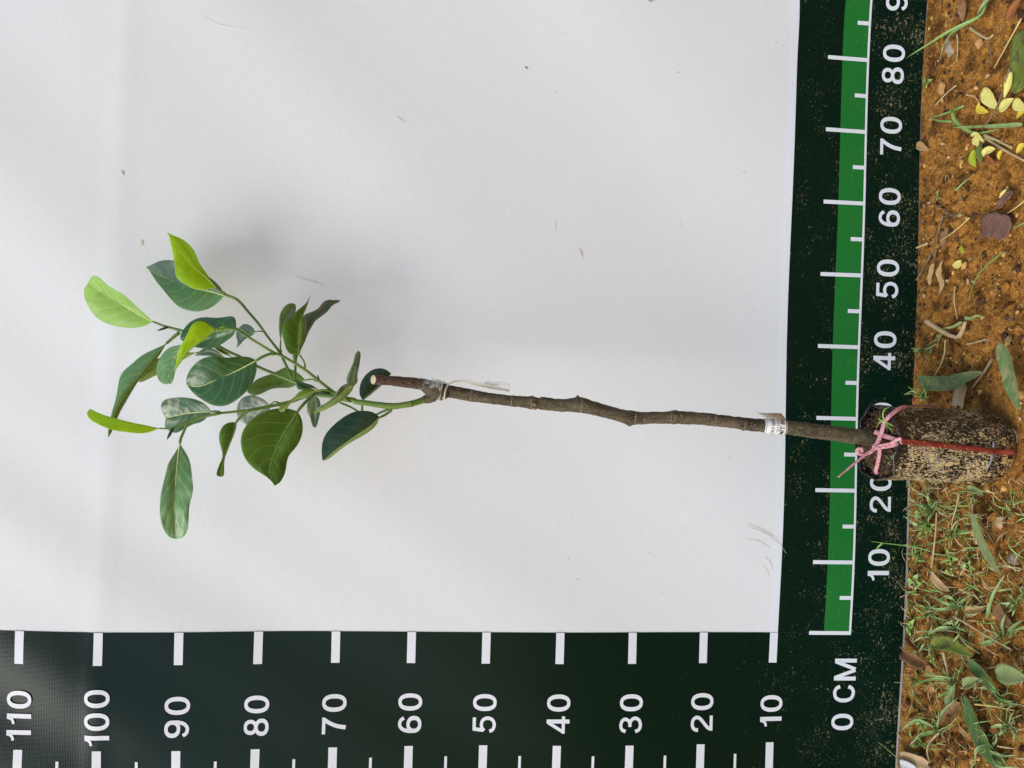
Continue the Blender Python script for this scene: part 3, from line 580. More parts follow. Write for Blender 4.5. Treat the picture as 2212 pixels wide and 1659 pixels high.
# big dark leaf, front and centre
leaf('R2', [(1450, 848), (1300, 928), (1155, 1000), (1050, 1045), (930, 1098), (800, 1150), (690, 1180), (580, 1140)],
     [(1400, 812), (1290, 800), (1200, 800), (1110, 822), (1000, 805), (880, 805), (780, 832), (700, 890), (640, 950), (600, 1015), (585, 1060), (566, 1095)],
     [(1458, 930), (1440, 1020), (1400, 1120), (1340, 1200), (1250, 1290), (1160, 1352), (1080, 1395), (980, 1408), (880, 1390), (800, 1342), (720, 1300), (650, 1235), (600, 1180)], [.198, .205, .208, .20], .006, .016, 'dark', None, [(1682, 765), (1620, 765), (1530, 800)], 36, petD=[.193, .195, .197], wav=.004, ribw=20, rib='ribl')
# mottled glossy leaf, lower left
leaf('R3', [(1610, 190), (1500, 195), (1350, 210), (1220, 235), (1112, 265)], [(1575, 140), (1520, 95), (1430, 60), (1310, 42), (1190, 48), (1095, 72), (1060, 125), (1078, 195)],
     [(1590, 215), (1545, 272), (1480, 312), (1420, 322), (1360, 352), (1300, 382), (1250, 415), (1205, 422), (1160, 398), (1102, 370), (1105, 310)], [.197, .192, .19, .185], .004, -.018, 'glint', 'dark', [(1705, 195), (1660, 188)], 22, rib='ribl', petD=[.199, .198], ribw=18, wav=.003)
leaf('R3', [(1040, 375), (900, 347), (750, 318), (600, 280), (500, 254), (400, 220), (285, 162)], [(900, 340), (750, 310), (600, 272), (500, 246), (400, 211)],
     [(950, 410), (850, 426), (700, 413), (550, 391), (450, 357), (330, 302), (270, 252), (245, 205), (260, 172)], [.211, .215, .215, .21], -.006, .014, 'young', None, [(1185, 378), (1110, 376)], 18, petD=[.21, .21], rib='ribd', ribw=8)
leaf('R3', [(1268, 540), (1250, 660), (1237, 800), (1225, 920), (1220, 1110), (1215, 1260), (1222, 1400), (1222, 1580)],
     [(1220, 630), (1140, 760), (1120, 850), (1090, 970), (1066, 1080), (1055, 1180), (1052, 1280), (1065, 1380), (1090, 1470), (1140, 1550), (1190, 1578)],
     [(1330, 640), (1370, 730), (1388, 850), (1393, 930), (1405, 1020), (1390, 1110), (1365, 1210), (1360, 1300), (1355, 1400), (1340, 1500), (1310, 1550), (1260, 1576)], [.208, .222, .23, .225], .006, .008, 'mid', None, [(1352, 310), (1312, 400), (1275, 490)], 30, petD=[.206, .207, .208], wav=.004, nv=22, rib='ribl', ribw=16)
# small twisted leaf
leaf('R4', [(222, 998), (205, 1080), (170, 1180), (125, 1280), (90, 1375), (62, 1480), (45, 1592)], [(140, 1000), (80, 1040), (45, 1100), (35, 1160), (45, 1240), (68, 1320), (75, 1375), (35, 1460), (12, 1530), (0, 1588)],
     [(222, 1060), (192, 1150), (155, 1240), (125, 1320), (97, 1390), (92, 1450), (90, 1530), (86, 1592)], [.19, .195, .195, .19], .008, -.006, 'underd', 'under', [(372, 868), (300, 912), (250, 960)], 30, petD=[.188, .189, .19], rib='ribd')
# broad leaf seen from beneath
leaf('R4', [(890, 880), (830, 980), (745, 1110), (655, 1290), (605, 1440), (590, 1560), (640, 1690)],
     [(800, 850), (700, 848), (600, 865), (500, 905), (400, 975), (330, 1050), (285, 1150), (285, 1250), (310, 1370), (380, 1470), (460, 1540), (575, 1602), (600, 1655)],
     [(930, 950), (943, 1040), (936, 1120), (900, 1220), (842, 1300), (780, 1372), (766, 1450), (748, 1560), (722, 1612), (685, 1670)], [.178, .19, .20, .21], .018, -.010, 'underd', 'underd', [(1060, 700), (985, 770), (925, 835)], 34, petD=[.169, .172, .176], ribw=26, rib='ribd', wav=.003)
leaf('R4', [(583, 812), (500, 870), (420, 940), (345, 1032)], [(560, 780), (500, 740), (430, 712), (360, 710), (290, 740), (245, 800), (233, 880), (240, 950), (290, 1002)], [(590, 840), (570, 885), (500, 935), (420, 992)], [.165, .155, .15, .15], -.004, .006, 'silver', None, [(690, 788), (640, 776)], 18, petD=[.18, .172])
leaf('R4', [(1085, 715), (1085, 800), (1075, 900), (1065, 950), (1078, 1060)], [(1040, 728), (1000, 790), (994, 870), (1010, 920), (1035, 955), (1040, 1005), (1055, 1050)], [(1120, 740), (1140, 800), (1135, 900), (1115, 985), (1095, 1050)], [.16, .15, .145, .15], .004, -.004, 'twist', 'grey', None, rib='ribd')
# dark leaf with a rolled margin, lower right
leaf('R4', [(1785, 945), (1690, 1038), (1570, 1118), (1430, 1216), (1300, 1308), (1160, 1420)], [(1765, 920), (1720, 890), (1640, 878), (1540, 880), (1440, 920), (1350, 980), (1250, 1070), (1182, 1160), (1157, 1250), (1152, 1340), (1160, 1395)],
     [(1742, 1040), (1640, 1122), (1500, 1202), (1400, 1262), (1300, 1342), (1180, 1430)], [.18, .195, .205, .21], -.022, -.008, 'deep', 'pale', [(1915, 865), (1870, 900), (1830, 925)], 28, petD=[.17, .172, .176], wav=.003)
leaf('R4', [(1605, 757), (1650, 705), (1720, 645), (1800, 570), (1910, 468)], [(1572, 720), (1565, 640), (1590, 550), (1650, 470), (1720, 425), (1800, 412), (1862, 430)], [(1660, 720), (1740, 655), (1830, 575), (1885, 505)], [.15, .135, .125, .12], -.008, -.006, 'deep', 'grey', [(1592, 870), (1594, 810)], 20, petD=[.16, .155], rib='ribd')
# curled narrow leaves over the shoot
leaf('R4', [(1500, 600), (1400, 650), (1300, 745), (1180, 830), (1056, 895)], [(1440, 572), (1350, 625), (1262, 740), (1180, 798), (1085, 858)], [(1490, 645), (1440, 705), (1360, 772), (1270, 822), (1150, 882)], [.186, .195, .20, .205], .006, -.006, 'twist', 'pale', [(1460, 772), (1410, 735), (1404, 640)], 28, petD=[.171, .178, .184])
leaf('R4', [(1490, 610), (1485, 500), (1510, 400), (1535, 300), (1548, 216)], [(1425, 575), (1428, 500), (1462, 420), (1500, 330), (1518, 255)], [(1542, 565), (1540, 490), (1556, 410), (1572, 320), (1576, 240)], [.186, .18, .172, .165], .005, -.006, 'twist', None, None, rib='ribd')
leaf('R10', [(610, 1402), (590, 1200), (590, 1000), (610, 820), (660, 660), (730, 490), (808, 288)], [(470, 1402), (392, 1340), (322, 1130), (292, 950), (332, 800), (440, 700), (560, 580), (690, 475), (760, 410)],
     [(652, 1250), (722, 1080), (742, 950), (732, 850), (692, 740), (672, 690), (720, 560), (780, 420)], [.186, .18, .17, .155], .012, -.008, 'underd', 'under', [(720, 1640), (700, 1540), (640, 1440)], 34, petD=[.183, .184, .185], ribw=22, rib='ribd')
leaf('R10', [(630, 1310), (725, 1050), (830, 810), (950, 670), (1070, 580), (1200, 465), (1372, 382)], [(700, 1000), (722, 830), (672, 690), (730, 640), (860, 590), (960, 540), (1000, 490), (1070, 400), (1190, 365), (1280, 390), (1340, 355)],
     [(700, 1170), (748, 1040), (830, 880), (920, 752), (1040, 662), (1130, 590), (1205, 490), (1290, 432), (1350, 420)], [.148, .14, .13, .12], -.008, .01, 'worn', 'worn', None, rib='ribd', wav=.004, nv=22)
leaf('R2', [(1755, 600), (1765, 470), (1805, 350), (1865, 250), (1940, 148)], [(1735, 480), (1732, 390), (1745, 280), (1790, 190), (1850, 140), (1900, 130)], [(1778, 470), (1815, 380), (1875, 310), (1940, 240), (1946, 180)], [.14, .13, .12, .11], .004, -.005, 'mid', 'grey', [(1762, 745), (1750, 680)], 20, petD=[.147, .143])
leaf('R2', [(1440, 490), (1370, 520), (1290, 570), (1230, 640), (1204, 692)], [(1400, 430), (1330, 395), (1270, 405), (1230, 450), (1200, 495), (1200, 560), (1218, 618)], [(1390, 540), (1300, 590), (1245, 655)], [.12, .105, .10, .10], -.005, .005, 'grey', 'twist', [(1530, 486), (1480, 482)], 16, petD=[.134, .128])
leaf('R2', [(2062, 1091), (1900, 1118), (1750, 1150), (1600, 1172), (1450, 1205), (1330, 1235)], [(1985, 1015), (1880, 960), (1810, 930), (1740, 970), (1600, 1030), (1480, 1070), (1400, 1130), (1350, 1200)], [(1940, 1152), (1850, 1190), (1750, 1182), (1620, 1202), (1530, 1250), (1440, 1280), (1370, 1266)], [.145, .13, .125, .125], -.006, .012, 'under', 'pale', [(2212, 1105), (2140, 1080)], 20, petD=[.175, .16])
leaf('R4', [(1110, 640), (1000, 608), (940, 580), (868, 522)], [(1050, 595), (985, 575), (930, 552)], [(1040, 630), (960, 642), (892, 640), (875, 580)], [.168, .165, .165, .16], 0, .006, 'deep', 'dark', None, nv=12, rib='ribd')
leaf('R4', [(1100, 657), (1030, 672), (950, 700), (880, 730), (800, 790), (690, 878)], [(1040, 630), (960, 640), (890, 680), (850, 730), (800, 768), (740, 800), (672, 850)], [(1030, 706), (960, 736), (880, 756), (825, 785), (800, 812), (770, 852), (742, 896)], [.182, .19, .195, .198], .006, -.006, 'under', 'pale', [(1290, 690), (1230, 655), (1160, 648)], 22, petD=[.172, .177, .18])
leaf('R2', [(1050, 800), (940, 760), (820, 745), (680, 788)], [(980, 738), (900, 694), (800, 690), (735, 740)], [(950, 806), (860, 790), (780, 786)], [.135, .125, .12, .12], 0, .005, 'grey', None, None, nv=10, rib='rib')
leaf('R2', [(1150, 806), (1070, 760), (1000, 700), (925, 690)], [(1060, 720), (1000, 655), (950, 665)], [(1090, 785), (1010, 752), (960, 722)], [.149, .148, .146, .144], 0, .004, 'underd', 'under', None, nv=10, rib='rib')
leaf('R4', [(1275, 680), (1220, 690), (1170, 690), (1118, 668)], [(1230, 660), (1170, 655)], [(1220, 718), (1140, 712)], [.165, .163, .162], 0, .004, 'deep', 'dark', None, nv=8, rib='ribd')
# two thin leafless stalks low on the shoot
P, R = stemline([('R4', (1350, 785), 22, .168), ('R4', (1450, 825), 22, .16), ('R4', (1550, 880), 20, .15)]); tube('stalk', P, R, M['green_stem'], pl, seg=8)
P, R = stemline([('R4', (1880, 858), 26, .168), ('R4', (1810, 885), 26, .16), ('R4', (1740, 920), 24, .155)]); tube('stalk', P, R, M['green_stem'], pl, seg=8)

# ------------------------------------------------------------------ grafting tape
gt = empty('grafting_tape', at('R5', (850, 520), .155)); tag(gt, 'clear plastic grafting tape wound round the stem with a loose cream tail', 'tape')
def axis_at(px):                                     # stem axis near the graft
    A = at('R5', (735, 452), .153); B = at('R5', (960, 530), .157); t = (px - 735) / 225; return A.lerp(B, t), (B - A).normalized()
def wrap(x0, x1, th, tilt, turns, mat, n=None, w_=None):
    n = n or int(turns * 40); V, F = [], []
    for i in range(n + 1):
        t = i / n; c, ax = axis_at(x0 + (x1 - x0) * t); X = ax.orthogonal().normalized(); Y = ax.cross(X); an = 2 * math.pi * turns * t
        for s in (-1, -.3, .3, 1):
            d = X * math.cos(an) + Y * math.sin(an); r = pxm('R5', th, c) / 2 * (1 + .05 * noise.noise(d * 3 + Vector((t * 9, s, 0)))) + .0002 * t * turns
            sh = Vector((0, -.0004, 0))
            V.append(c + sh + d * r + ax * (s * (w_ or .003) + tilt * math.cos(an + .6)))
    for i in range(n):
        for k in range(3): F.append((i * 4 + k, i * 4 + k + 1, i * 4 + k + 5, i * 4 + k + 4))
    return mesh('tape_wrap', V, F, mat, gt)
wrap(725, 790, 140, .0025, 2.2, M['film'], w_=.0022); wrap(800, 955, 206, .0012, 2.6, M['film'], w_=.0042); wrap(840, 930, 212, -.002, 1.6, M['film'], w_=.003)
wrap(975, 985, 160, .0014, 1.3, M['film2'], w_=.0009)
PT = [at('R5', p, d) for p, d in (((968, 600), .168), ((975, 520), .171), ((1010, 450), .166), ((1090, 415), .160), ((1200, 412), .155), ((1300, 440), .151), ((1450, 470), .148), ((1560, 490), .147), ((1675, 515), .147))]
ribbon('tape_tail', PT, [Vector((0, -.9, .2))], .0055, M['film2'], gt, n=50, thick=.0001, twist=.9, wfun=lambda t: .25 + .75 * min(1, max(0, (t - .12) * 1.6)))
PT = [at('R5', p, d) for p, d in (((1400, 440), .146), ((1500, 440), .145), ((1600, 440), .146), ((1675, 455), .147))]
ribbon('tape_tail', PT, [Vector((0, -1, .1))], .0045, M['film'], gt, n=30, thick=.0001)

# ------------------------------------------------------------------ paper label round the stem
lab = empty('paper_label', at('R7', (560, 650), .165)); tag(lab, 'white printed paper label wrapped round the brown stem near its foot', 'label')
LA = at('R7', (395, 643), .1628); LB = at('R7', (712, 668), .1635); lax = (LB - LA).normalized(); lr = pxm('R7', 212, LA) / 2
fx = (Vector((0, -1, 0)) - lax * Vector((0, -1, 0)).dot(lax)).normalized(); fy = lax.cross(fx)
def lp(t, an, off=0): return LA.lerp(LB, t) + (fx * math.cos(an) + fy * math.sin(an)) * (lr + off)
V = [lp(t, an) for t in np.linspace(0, 1, 9) for an in np.linspace(-2.0, 2.4, 40)]
F = [(i * 40 + k, i * 40 + k + 1, (i + 1) * 40 + k + 1, (i + 1) * 40 + k) for i in range(8) for k in range(39)]
M['paper'] = plain('label_paper', (.80, .79, .72), (.86, .85, .79), 90, .55, .1); M['paperold'] = plain('label_paper_brown', (.45, .33, .18), (.70, .64, .52), 80, .7); M['ink'] = plain('label_ink', (.03, .03, .035), (.06, .06, .07), 200, .7); M['inkr'] = plain('label_ink_brown', (.30, .22, .16), (.36, .27, .2), 200, .7)
mesh('label_band', V, F, M['paper'], lab).modifiers.new('thickness', 'SOLIDIFY').thickness = .0002
sgn = 1 if lp(.5, .9).x > LA.x else -1                # which way the band turns right
e0 = .95 * sgn
Q0 = [lp(.02, e0 * 1.35), lp(.98, e0 * 1.35)]
Vq = []
for t in np.linspace(0, 1, 6):
    p = Q0[0].lerp(Q0[1], t); tip = at('R7', (300 + 345 * t, 458 + 6 * t), .158)
    for s in np.linspace(0, 1, 5): Vq.append(p.lerp(tip, s) + Vector((0, -.001 * math.sin(s * 3.1) - .0005 * math.sin(t * 7), 0)))
mesh('label_flap', Vq, [(i * 5 + k, i * 5 + k + 1, (i + 1) * 5 + k + 1, (i + 1) * 5 + k) for i in range(5) for k in range(4)], M['paperold'], lab).modifiers.new('thickness', 'SOLIDIFY').thickness = .0002
def labtext(s, t0, size, mat, c0):
    cu = bpy.data.curves.new('print', 'FONT'); cu.body = s; cu.size = size; cu.align_x = 'CENTER'; cu.offset = size * .012
    o = bpy.data.objects.new('print', cu); COL.objects.link(o); dg = bpy.context.evaluated_depsgraph_get(); me = bpy.data.meshes.new_from_object(o.evaluated_get(dg)); bpy.data.objects.remove(o)
    L = (LB - LA).length; me.materials.clear(); me.materials.append(mat)
    for v in me.vertices:
        an = (v.co.x + c0) / lr * sgn; p = lp(t0 - v.co.y / L, an, .0004); v.co = p
    me.update(); link(bpy.data.objects.new('label_print', me), lab)
try:
    labtext('C\u00c2Y GI\u1ed0NG', .42, .0052, M['ink'], .0035); labtext('Ch\u1ee3 L\u00e1ch', .60, .0040, M['inkr'], .001); labtext('M\u00cdT IN', .86, .0072, M['ink'], .0)
except Exception as ex: print('label text', ex)
for t in (.05, .95): mesh('label_rule', [lp(t + d, an, .0003) for d in (-.012, .012) for an in np.linspace(-1.6, 1.6, 24)], [(k, k + 1, 25 + k, 24 + k) for k in range(23)], M['ink'], lab)

# ------------------------------------------------------------------ pink ribbon tie
M['pink'] = plain('pink_ribbon', (.58, .20, .22), (.82, .42, .42), 420, .35, .9, .0014, (1, 1, .3)); M['red'] = plain('red_ribbon', (.17, .014, .012), (.30, .05, .03), 260, .5, .5, .0006, (1, 1, .3)); M['dirty'] = plain('muddy_ribbon', (.30, .13, .09), (.42, .26, .14), 100, .7)
kn = at('Rz', (550, 735), .186); tie = empty('ribbon_tie', kn); tag(tie, 'pink plastic ribbon knotted at the stem foot and strapped down the bag', 'ribbon')
def rib(name, pts, Ds, wpx, mat, nrm=Vector((0, -.75, .65)), **k):
    P = [at('Rz', p, d) for p, d in zip(pts, Ds)]; return ribbon(name, P, [nrm], pxm('Rz', wpx, P[0]), mat, tie, **k)
lump('knot', kn, .0034, M['pink'], tie, (1, .8, 1.0), 2, .5)
rib('strand', [(552, 730), (600, 640), (640, 520), (668, 440), (735, 370), (830, 300), (905, 283)], [.187, .188, .189, .19, .192, .188, .178], 44, M['pink'], n=40)
rib('strand', [(905, 283), (1000, 272), (1150, 268), (1290, 266)], [.178, .172, .168, .166], 26, M['dirty'], n=20)
rib('strand', [(545, 560), (590, 580), (660, 608), (740, 635), (800, 655), (850, 668)], [.176, .180, .189, .199, .207, .2115], 50, M['pink'], n=30)
rib('strand', [(556, 735), (640, 715), (740, 690), (800, 650), (852, 640)], [.188, .194, .203, .209, .2118], 40, M['pink'], n=30, twist=.6)
rib('strand', [(556, 742), (660, 735), (760, 715), (865, 680)], [.188, .196, .204, .2122], 32, M['pink'], n=30)
rib('strand', [(552, 742), (600, 755), (598, 830), (580, 920), (562, 1000), (580, 1030)], [.188, .192, .191, .188, .184, .182], 40, M['pink'], n=36)
rib('tail', [(550, 742), (470, 800), (380, 870), (280, 950), (200, 1018), (138, 1070)], [.187, .187, .186, .184, .182, .181], 30, M['pink'], n=40, twist=1.0)
rib('tail', [(545, 748), (500, 790), (440, 815), (390, 815), (355, 785), (365, 755), (400, 755), (412, 790)], [.187, .184, .18, .178, .178, .18, .182, .183], 36, M['pink'], n=40)
SP = [(848, 664), (900, 672), (1100, 690), (1300, 712), (1500, 735), (1700, 755), (1900, 780), (2112, 792)]
P = [bag_hit('Rz', p, .0022) for p in SP]; ribbon('strap', P, [bag_n(p) for p in P], pxm('Rz', 60, P[0]), M['red'], tie, n=60)
for p in ((930, 668), (1050, 700), (1220, 705), (1350, 740), (1480, 728), (1650, 750), (1750, 768), (1900, 770), (960, 690), (1130, 700), (1180, 715), (1290, 730), (1090, 680), (1420, 735), (1560, 760), (1000, 672)):
    q = bag_hit('Rz', p, .0031); lump('mud_splash', bag_hit('Rz', (p[0] + random.gauss(0, 30), p[1] + random.gauss(0, 16)), .0028), random.uniform(.0006, .0022), M['soil'], tie, (1.3, .4, .7), 1)

# ------------------------------------------------------------------ clutter on the soil
G = {}
G['yel'] = leafmat('yellow_leaf', (.84, .64, .06), (.88, .74, .2), .5, .15, (.8, .7, .2), .3, var=.08); G['yel2'] = leafmat('pale_yellow_leaf', (.90, .80, .22), (.92, .85, .36), .5, .15, (.85, .8, .4), .3, var=.06)
G['lime'] = leafmat('lime_leaf', (.50, .55, .03), (.65, .68, .15), .45, .2, (.5, .6, .05), .4, var=.12); G['oran'] = leafmat('amber_leaf', (.62, .36, .05), (.72, .5, .15), .5, .1, None, .3)
G['brown'] = leafmat('dry_brown_leaf', (.31, .165, .07), (.36, .24, .14), .7, .05, None, .25); G['tan'] = leafmat('dry_tan_leaf', (.52, .33, .14), (.55, .42, .26), .7, .05, None, .25)
G['mott'] = leafmat('mottled_green_leaf', (.15, .22, .075), (.34, .38, .16), .55, .08, None, .35, blotch=(.30, .27, .12)); G['olive'] = leafmat('olive_leaf', (.17, .21, .03), (.26, .30, .07), .4, .1, None, .4, blotch=(.10, .10, .03))
G['sage'] = leafmat('sage_leaf', (.25, .30, .115), (.40, .44, .2), .5, .1, None, .35); G['dgreen'] = leafmat('deep_strap_leaf', (.10, .17, .045), (.26, .33, .12), .45, .1, None, .4)
G['purple'] = leafmat('purple_brown_leaf', (.20, .10, .07), (.24, .15, .13), .7, .05, None, .25); G['rust'] = leafmat('rust_leaf', (.38, .13, .04), (.46, .2, .08), .65, .05, None, .3)
G['grass'] = plain('grass_blade', (.16, .30, .06), (.32, .48, .14), 40, .5, .2); G['grassb'] = plain('grass_blade_blue', (.20, .30, .085), (.40, .50, .2), 40, .5, .2); G['weed'] = plain('weed_leaf', (.26, .44, .08), (.46, .64, .2), 60, .5, .2)
G['straw'] = plain('straw', (.44, .32, .14), (.62, .48, .26), 80, .75); G['strawy'] = plain('golden_straw', (.62, .44, .12), (.75, .58, .22), 80, .65); G['twig'] = plain('brown_twig', (.16, .10, .06), (.28, .19, .11), 120, .85, .6); G['pod'] = plain('beige_husk', (.52, .34, .17), (.68, .48, .26), 90, .75, .4)
G['stone'] = plain('grey_stone', (.30, .235, .15), (.46, .37, .25), 120, .85, .6); G['ostone'] = plain('orange_stone', (.42, .20, .06), (.55, .31, .11), 120, .9, .7); G['pstone'] = plain('pinkish_stone', (.46, .28, .15), (.58, .38, .21), 120, .85, .5); G['wht'] = plain('white_scrap', (.74, .72, .70), (.82, .80, .78), 60, .5, .1)
def prof_w(kind, t):
    if kind == 'ovate': return max(.02, math.sin(math.pi * t ** .75) ** .85)
    if kind == 'lance': return max(.03, math.sin(math.pi * t ** .85) ** .7)
    if kind == 'strap': return max(.05, min(1, t * 5) ** .6 * min(1, (1 - t) * 3) ** .6)
    if kind == 'blunt': return max(.15, min(1, t * 6 + .3) ** .5 * min(1, (1 - t) * 8 + .25) ** .5)
    return max(.04, (1 - t) ** .6 * min(1, t * 8 + .45))                     # grass
def flat_leaf(name, label, cat, fr, pts, wpx, mat, kind='ovate', lift=.004, curl=.15, bend=0.0, ragged=.05, tilt=0, group=None, N=16, parent=None, hs=None):
    n = len(pts); hs = hs or [lift] * n
    if n == 2: pts = [pts[0], ((pts[0][0] + pts[1][0]) / 2, (pts[0][1] + pts[1][1]) / 2), pts[1]]; hs = [hs[0], max(hs) + bend, hs[-1]]
    P = [gnd(fr, p, h) for p, h in zip(pts, hs)]; Q = cr([tuple(p) for p in P], N); wd = pxm(fr, wpx, P[0]); V, U = [], []; s0 = random.uniform(0, 90)
    for i in range(N):
        t = i / (N - 1); a_ = Vector(Q[max(i - 1, 0)]); b_ = Vector(Q[min(i + 1, N - 1)]); d = (b_ - a_).normalized(); s = d.cross(Vector((0, 0, 1))).normalized(); s = Matrix.Rotation(tilt, 3, d) @ s; nn = s.cross(d).normalized()
        ww = wd / 2 * prof_w(kind, t)
        for k in range(-3, 4):
            u = k / 3; rg = 1 + ragged * noise.noise(Vector((i * .9 + s0, k, 0))) * abs(u) * 2
            V.append(Vector(Q[i]) + s * (u * ww * rg) + nn * (curl * ww * u * u * 2 + .0015 * noise.noise(Vector((i * .4 + s0, u, 2))) * ragged * 8)); U.append((.5 + u / 2, t))
    zc = min(v.z - gh(v.x, v.y) for v in V)
    if zc < .0006: V = [v + Vector((0, 0, .0006 - max(zc, -.006))) for v in V]
    F = [(i * 7 + k, i * 7 + k + 1, (i + 1) * 7 + k + 1, (i + 1) * 7 + k) for i in range(N - 1) for k in range(6)]
    o = mesh(name, V, F, mat, parent, uvs=U); sm = o.modifiers.new('thickness', 'SOLIDIFY'); sm.thickness = .0004; sm.offset = 0
    if parent is None: tag(o, label, cat, group)
    return o
def twig(name, label, cat, fr, pts, wpx, mat, lift=.004, group=None, taper=.6):
    P = [gnd(fr, p, lift) for p in pts]; P = [Vector((p.x, p.y, max(lift, gh(p.x, p.y) + .001))) for p in P]; r = pxm(fr, wpx, P[0]) / 2
    o = tube(name, P, list(np.linspace(r, r * taper, len(P))), mat, None, seg=8, n=len(P) * 6, rough=.12, freq=300); return tag(o, label, cat, group)
def stone(label, fr, p, dpx, mat, sq=(1, 1, .6), name='stone', group=None):
    c = gnd(fr, p, .004); r = pxm(fr, dpx, c) / 2; o = lump(name, Vector((c.x, c.y, r * .25)), r, mat, None, sq, 3, .45); return tag(o, label, name.replace('_', ' '), group)
FL = flat_leaf
# under the 80 and 70 numerals
FL('fallen_leaf', 'large pointed pale yellow leaflet lying beside the olive leaf under the 80 numeral', 'leaf', 'Ra', [(1020, 970), (1110, 1070), (1195, 1185)], 150, G['yel2'], 'ovate', .006, .2)
FL('fallen_leaf', 'upright pale yellow leaflet leaning on the olive leaf under the 80 numeral', 'leaf', 'Ra', [(1335, 770), (1320, 920), (1255, 1070)], 120, G['yel2'], 'ovate', .012, .25)
FL('fallen_leaf', 'rounded pale yellow leaflet with brown spots, lowest of the trio under the 80 numeral', 'leaf', 'Ra', [(1200, 1190), (1290, 1125), (1360, 1065)], 130, G['yel2'], 'ovate', .008, .15)
FL('fallen_leaf', 'small crescent shaped yellow leaflet left of the pale trio under the 80 numeral', 'leaf', 'Ra', [(985, 1105), (1000, 1180), (1085, 1215)], 80, G['yel'], 'lance', .005, .3)
FL('fallen_leaf', 'pale greenish yellow leaflet at the frame edge below the olive leaf', 'leaf', 'Ra', [(1365, 1080), (1420, 1140), (1500, 1190)], 120, G['yel2'], 'ovate', .006, .15)
FL('fallen_leaf', 'small amber leaflet at the frame edge below the pale trio', 'leaf', 'Ra', [(1480, 1205), (1430, 1240), (1390, 1290)], 70, G['yel'], 'ovate', .004, .2)
FL('fallen_leaf', 'big olive green spotted leaf cut by the frame edge under the 80 numeral', 'leaf', 'Ra', [(1440, 330), (1420, 650), (1430, 990)], 220, G['olive'], 'blunt', .009, .12, ragged=.08)
FL('fallen_leaf', 'orange brown spotted leaf at the corner under the 90 numeral', 'leaf', 'Ra', [(1285, 215), (1360, 110), (1450, -40)], 130, G['rust'], 'lance', .007, .2)
FL('fallen_leaf', 'dry grey brown leaf standing on the soil under the 90 numeral', 'leaf', 'Ra', [(830, -20), (835, 120), (810, 235)], 120, G['brown'], 'lance', .006, .4, ragged=.12)
stone('grey three cornered stone on the soil under the 80 numeral', 'Ra', (650, 520), 150, G['stone'], (1.25, .7, .45))
stone('smooth orange stone between straws under the 80 numeral', 'Ra', (958, 455), 120, G['ostone'], (1, .75, .5))
stone('brown clod with a rounded face between the 80 and 70 numerals', 'Ra', (560, 950), 130, G['ostone'], (1.1, .8, .5), 'clod')
GB = 'blades of grass lying on the soil'
def blade(label, fr, pts, wpx, mat='grass', hs=None, kind='grass'): return FL('grass_stalk', label, 'grass stalk', fr, pts, wpx, G[mat], kind, .008, .3, hs=hs, N=18)
blade('long green grass blade whose tip crosses the 80 numeral', 'Ra', [(1080, 20), (990, 180), (700, 315), (430, 480), (185, 628)], 46, hs=[.006, .014, .03, .04, .045])
blade('bluish grass blade curving over the grey three cornered stone', 'Ra', [(840, 262), (700, 350), (610, 470), (555, 635)], 40, 'grassb', hs=[.02, .022, .02, .012])
blade('short broad grass blade beside the orange leaf under the 90 numeral', 'Ra', [(1090, -10), (1020, 70), (965, 155)], 70, 'grassb')
blade('straight grass blade lying below the yellow trio, pointing off the frame', 'Ra', [(1480, 1352), (1200, 1368), (950, 1378), (695, 1385)], 50, 'grassb')
blade('curved grass blade sweeping under the straight one below the yellow trio', 'Ra', [(690, 1190), (730, 1310), (830, 1395), (960, 1448), (1200, 1402)], 46, 'grass')
blade('dark short grass blade pointing at the 70 numeral, upper of a pair', 'Ra', [(820, 1150), (650, 1220), (440, 1285)], 30, 'grass')
blade('dark short grass blade pointing at the 70 numeral, lower of a pair', 'Ra', [(690, 1320), (560, 1312), (438, 1282)], 26, 'grass')
ST = 'straws and twigs on the soil'
def straw(label, fr, pts, wpx, mat='straw', lift=.005): return twig('straw', label, 'straw', fr, pts, wpx, G[mat], lift)
straw('long golden straw running down past the olive leaf under the 80 numeral', 'Ra', [(1445, 195), (1300, 460), (1145, 738)], 18, 'strawy', .008)
straw('reddish straw crossing the yellow trio of leaflets', 'Ra', [(1315, 740), (1240, 990), (1180, 1150), (1100, 1290), (1005, 1400)], 18, 'twig', .014)
straw('grey forked twig above the orange stone under the 80 numeral', 'Ra', [(885, 300), (980, 365), (1080, 415), (1140, 370)], 30, 'straw', .007)
straw('thin dark stalk hanging from the forked twig under the 80 numeral', 'Ra', [(1085, 420), (1110, 560), (1115, 700)], 16, 'twig')
straw('short upright straw beside the grey three cornered stone', 'Ra', [(742, 365), (752, 500), (740, 665)], 18, 'straw')
straw('pale bent straw between the 80 and 70 numerals', 'Ra', [(735, 925), (630, 1010), (500, 1150)], 18, 'straw')
straw('short straw left of the yellow trio under the 80 numeral', 'Ra', [(845, 1025), (930, 1045), (990, 1110)], 20, 'pod')
straw('thick dry stalk under the 70 numeral, upper of two', 'Rb', [(1040, 85), (1200, 150), (1340, 222)], 36, 'straw', .006)
straw('thick dry stalk under the 70 numeral, lower of two', 'Rb', [(1045, 112), (1250, 240), (1480, 365)], 32, 'straw', .006)
FL('fallen_leaf', 'tan dry leaf with a pointed stalk at the banner foot by the 70 numeral', 'leaf', 'Rb', [(300, 200), (360, 200), (435, 250)], 90, G['tan'], 'ovate', .005, .3)
FL('fallen_leaf', 'folded pale yellow leaflet topmost of the cluster under the 70 numeral', 'leaf', 'Rb', [(890, 92), (960, 75), (1040, 160)], 50, G['yel2'], 'lance', .010, .3)
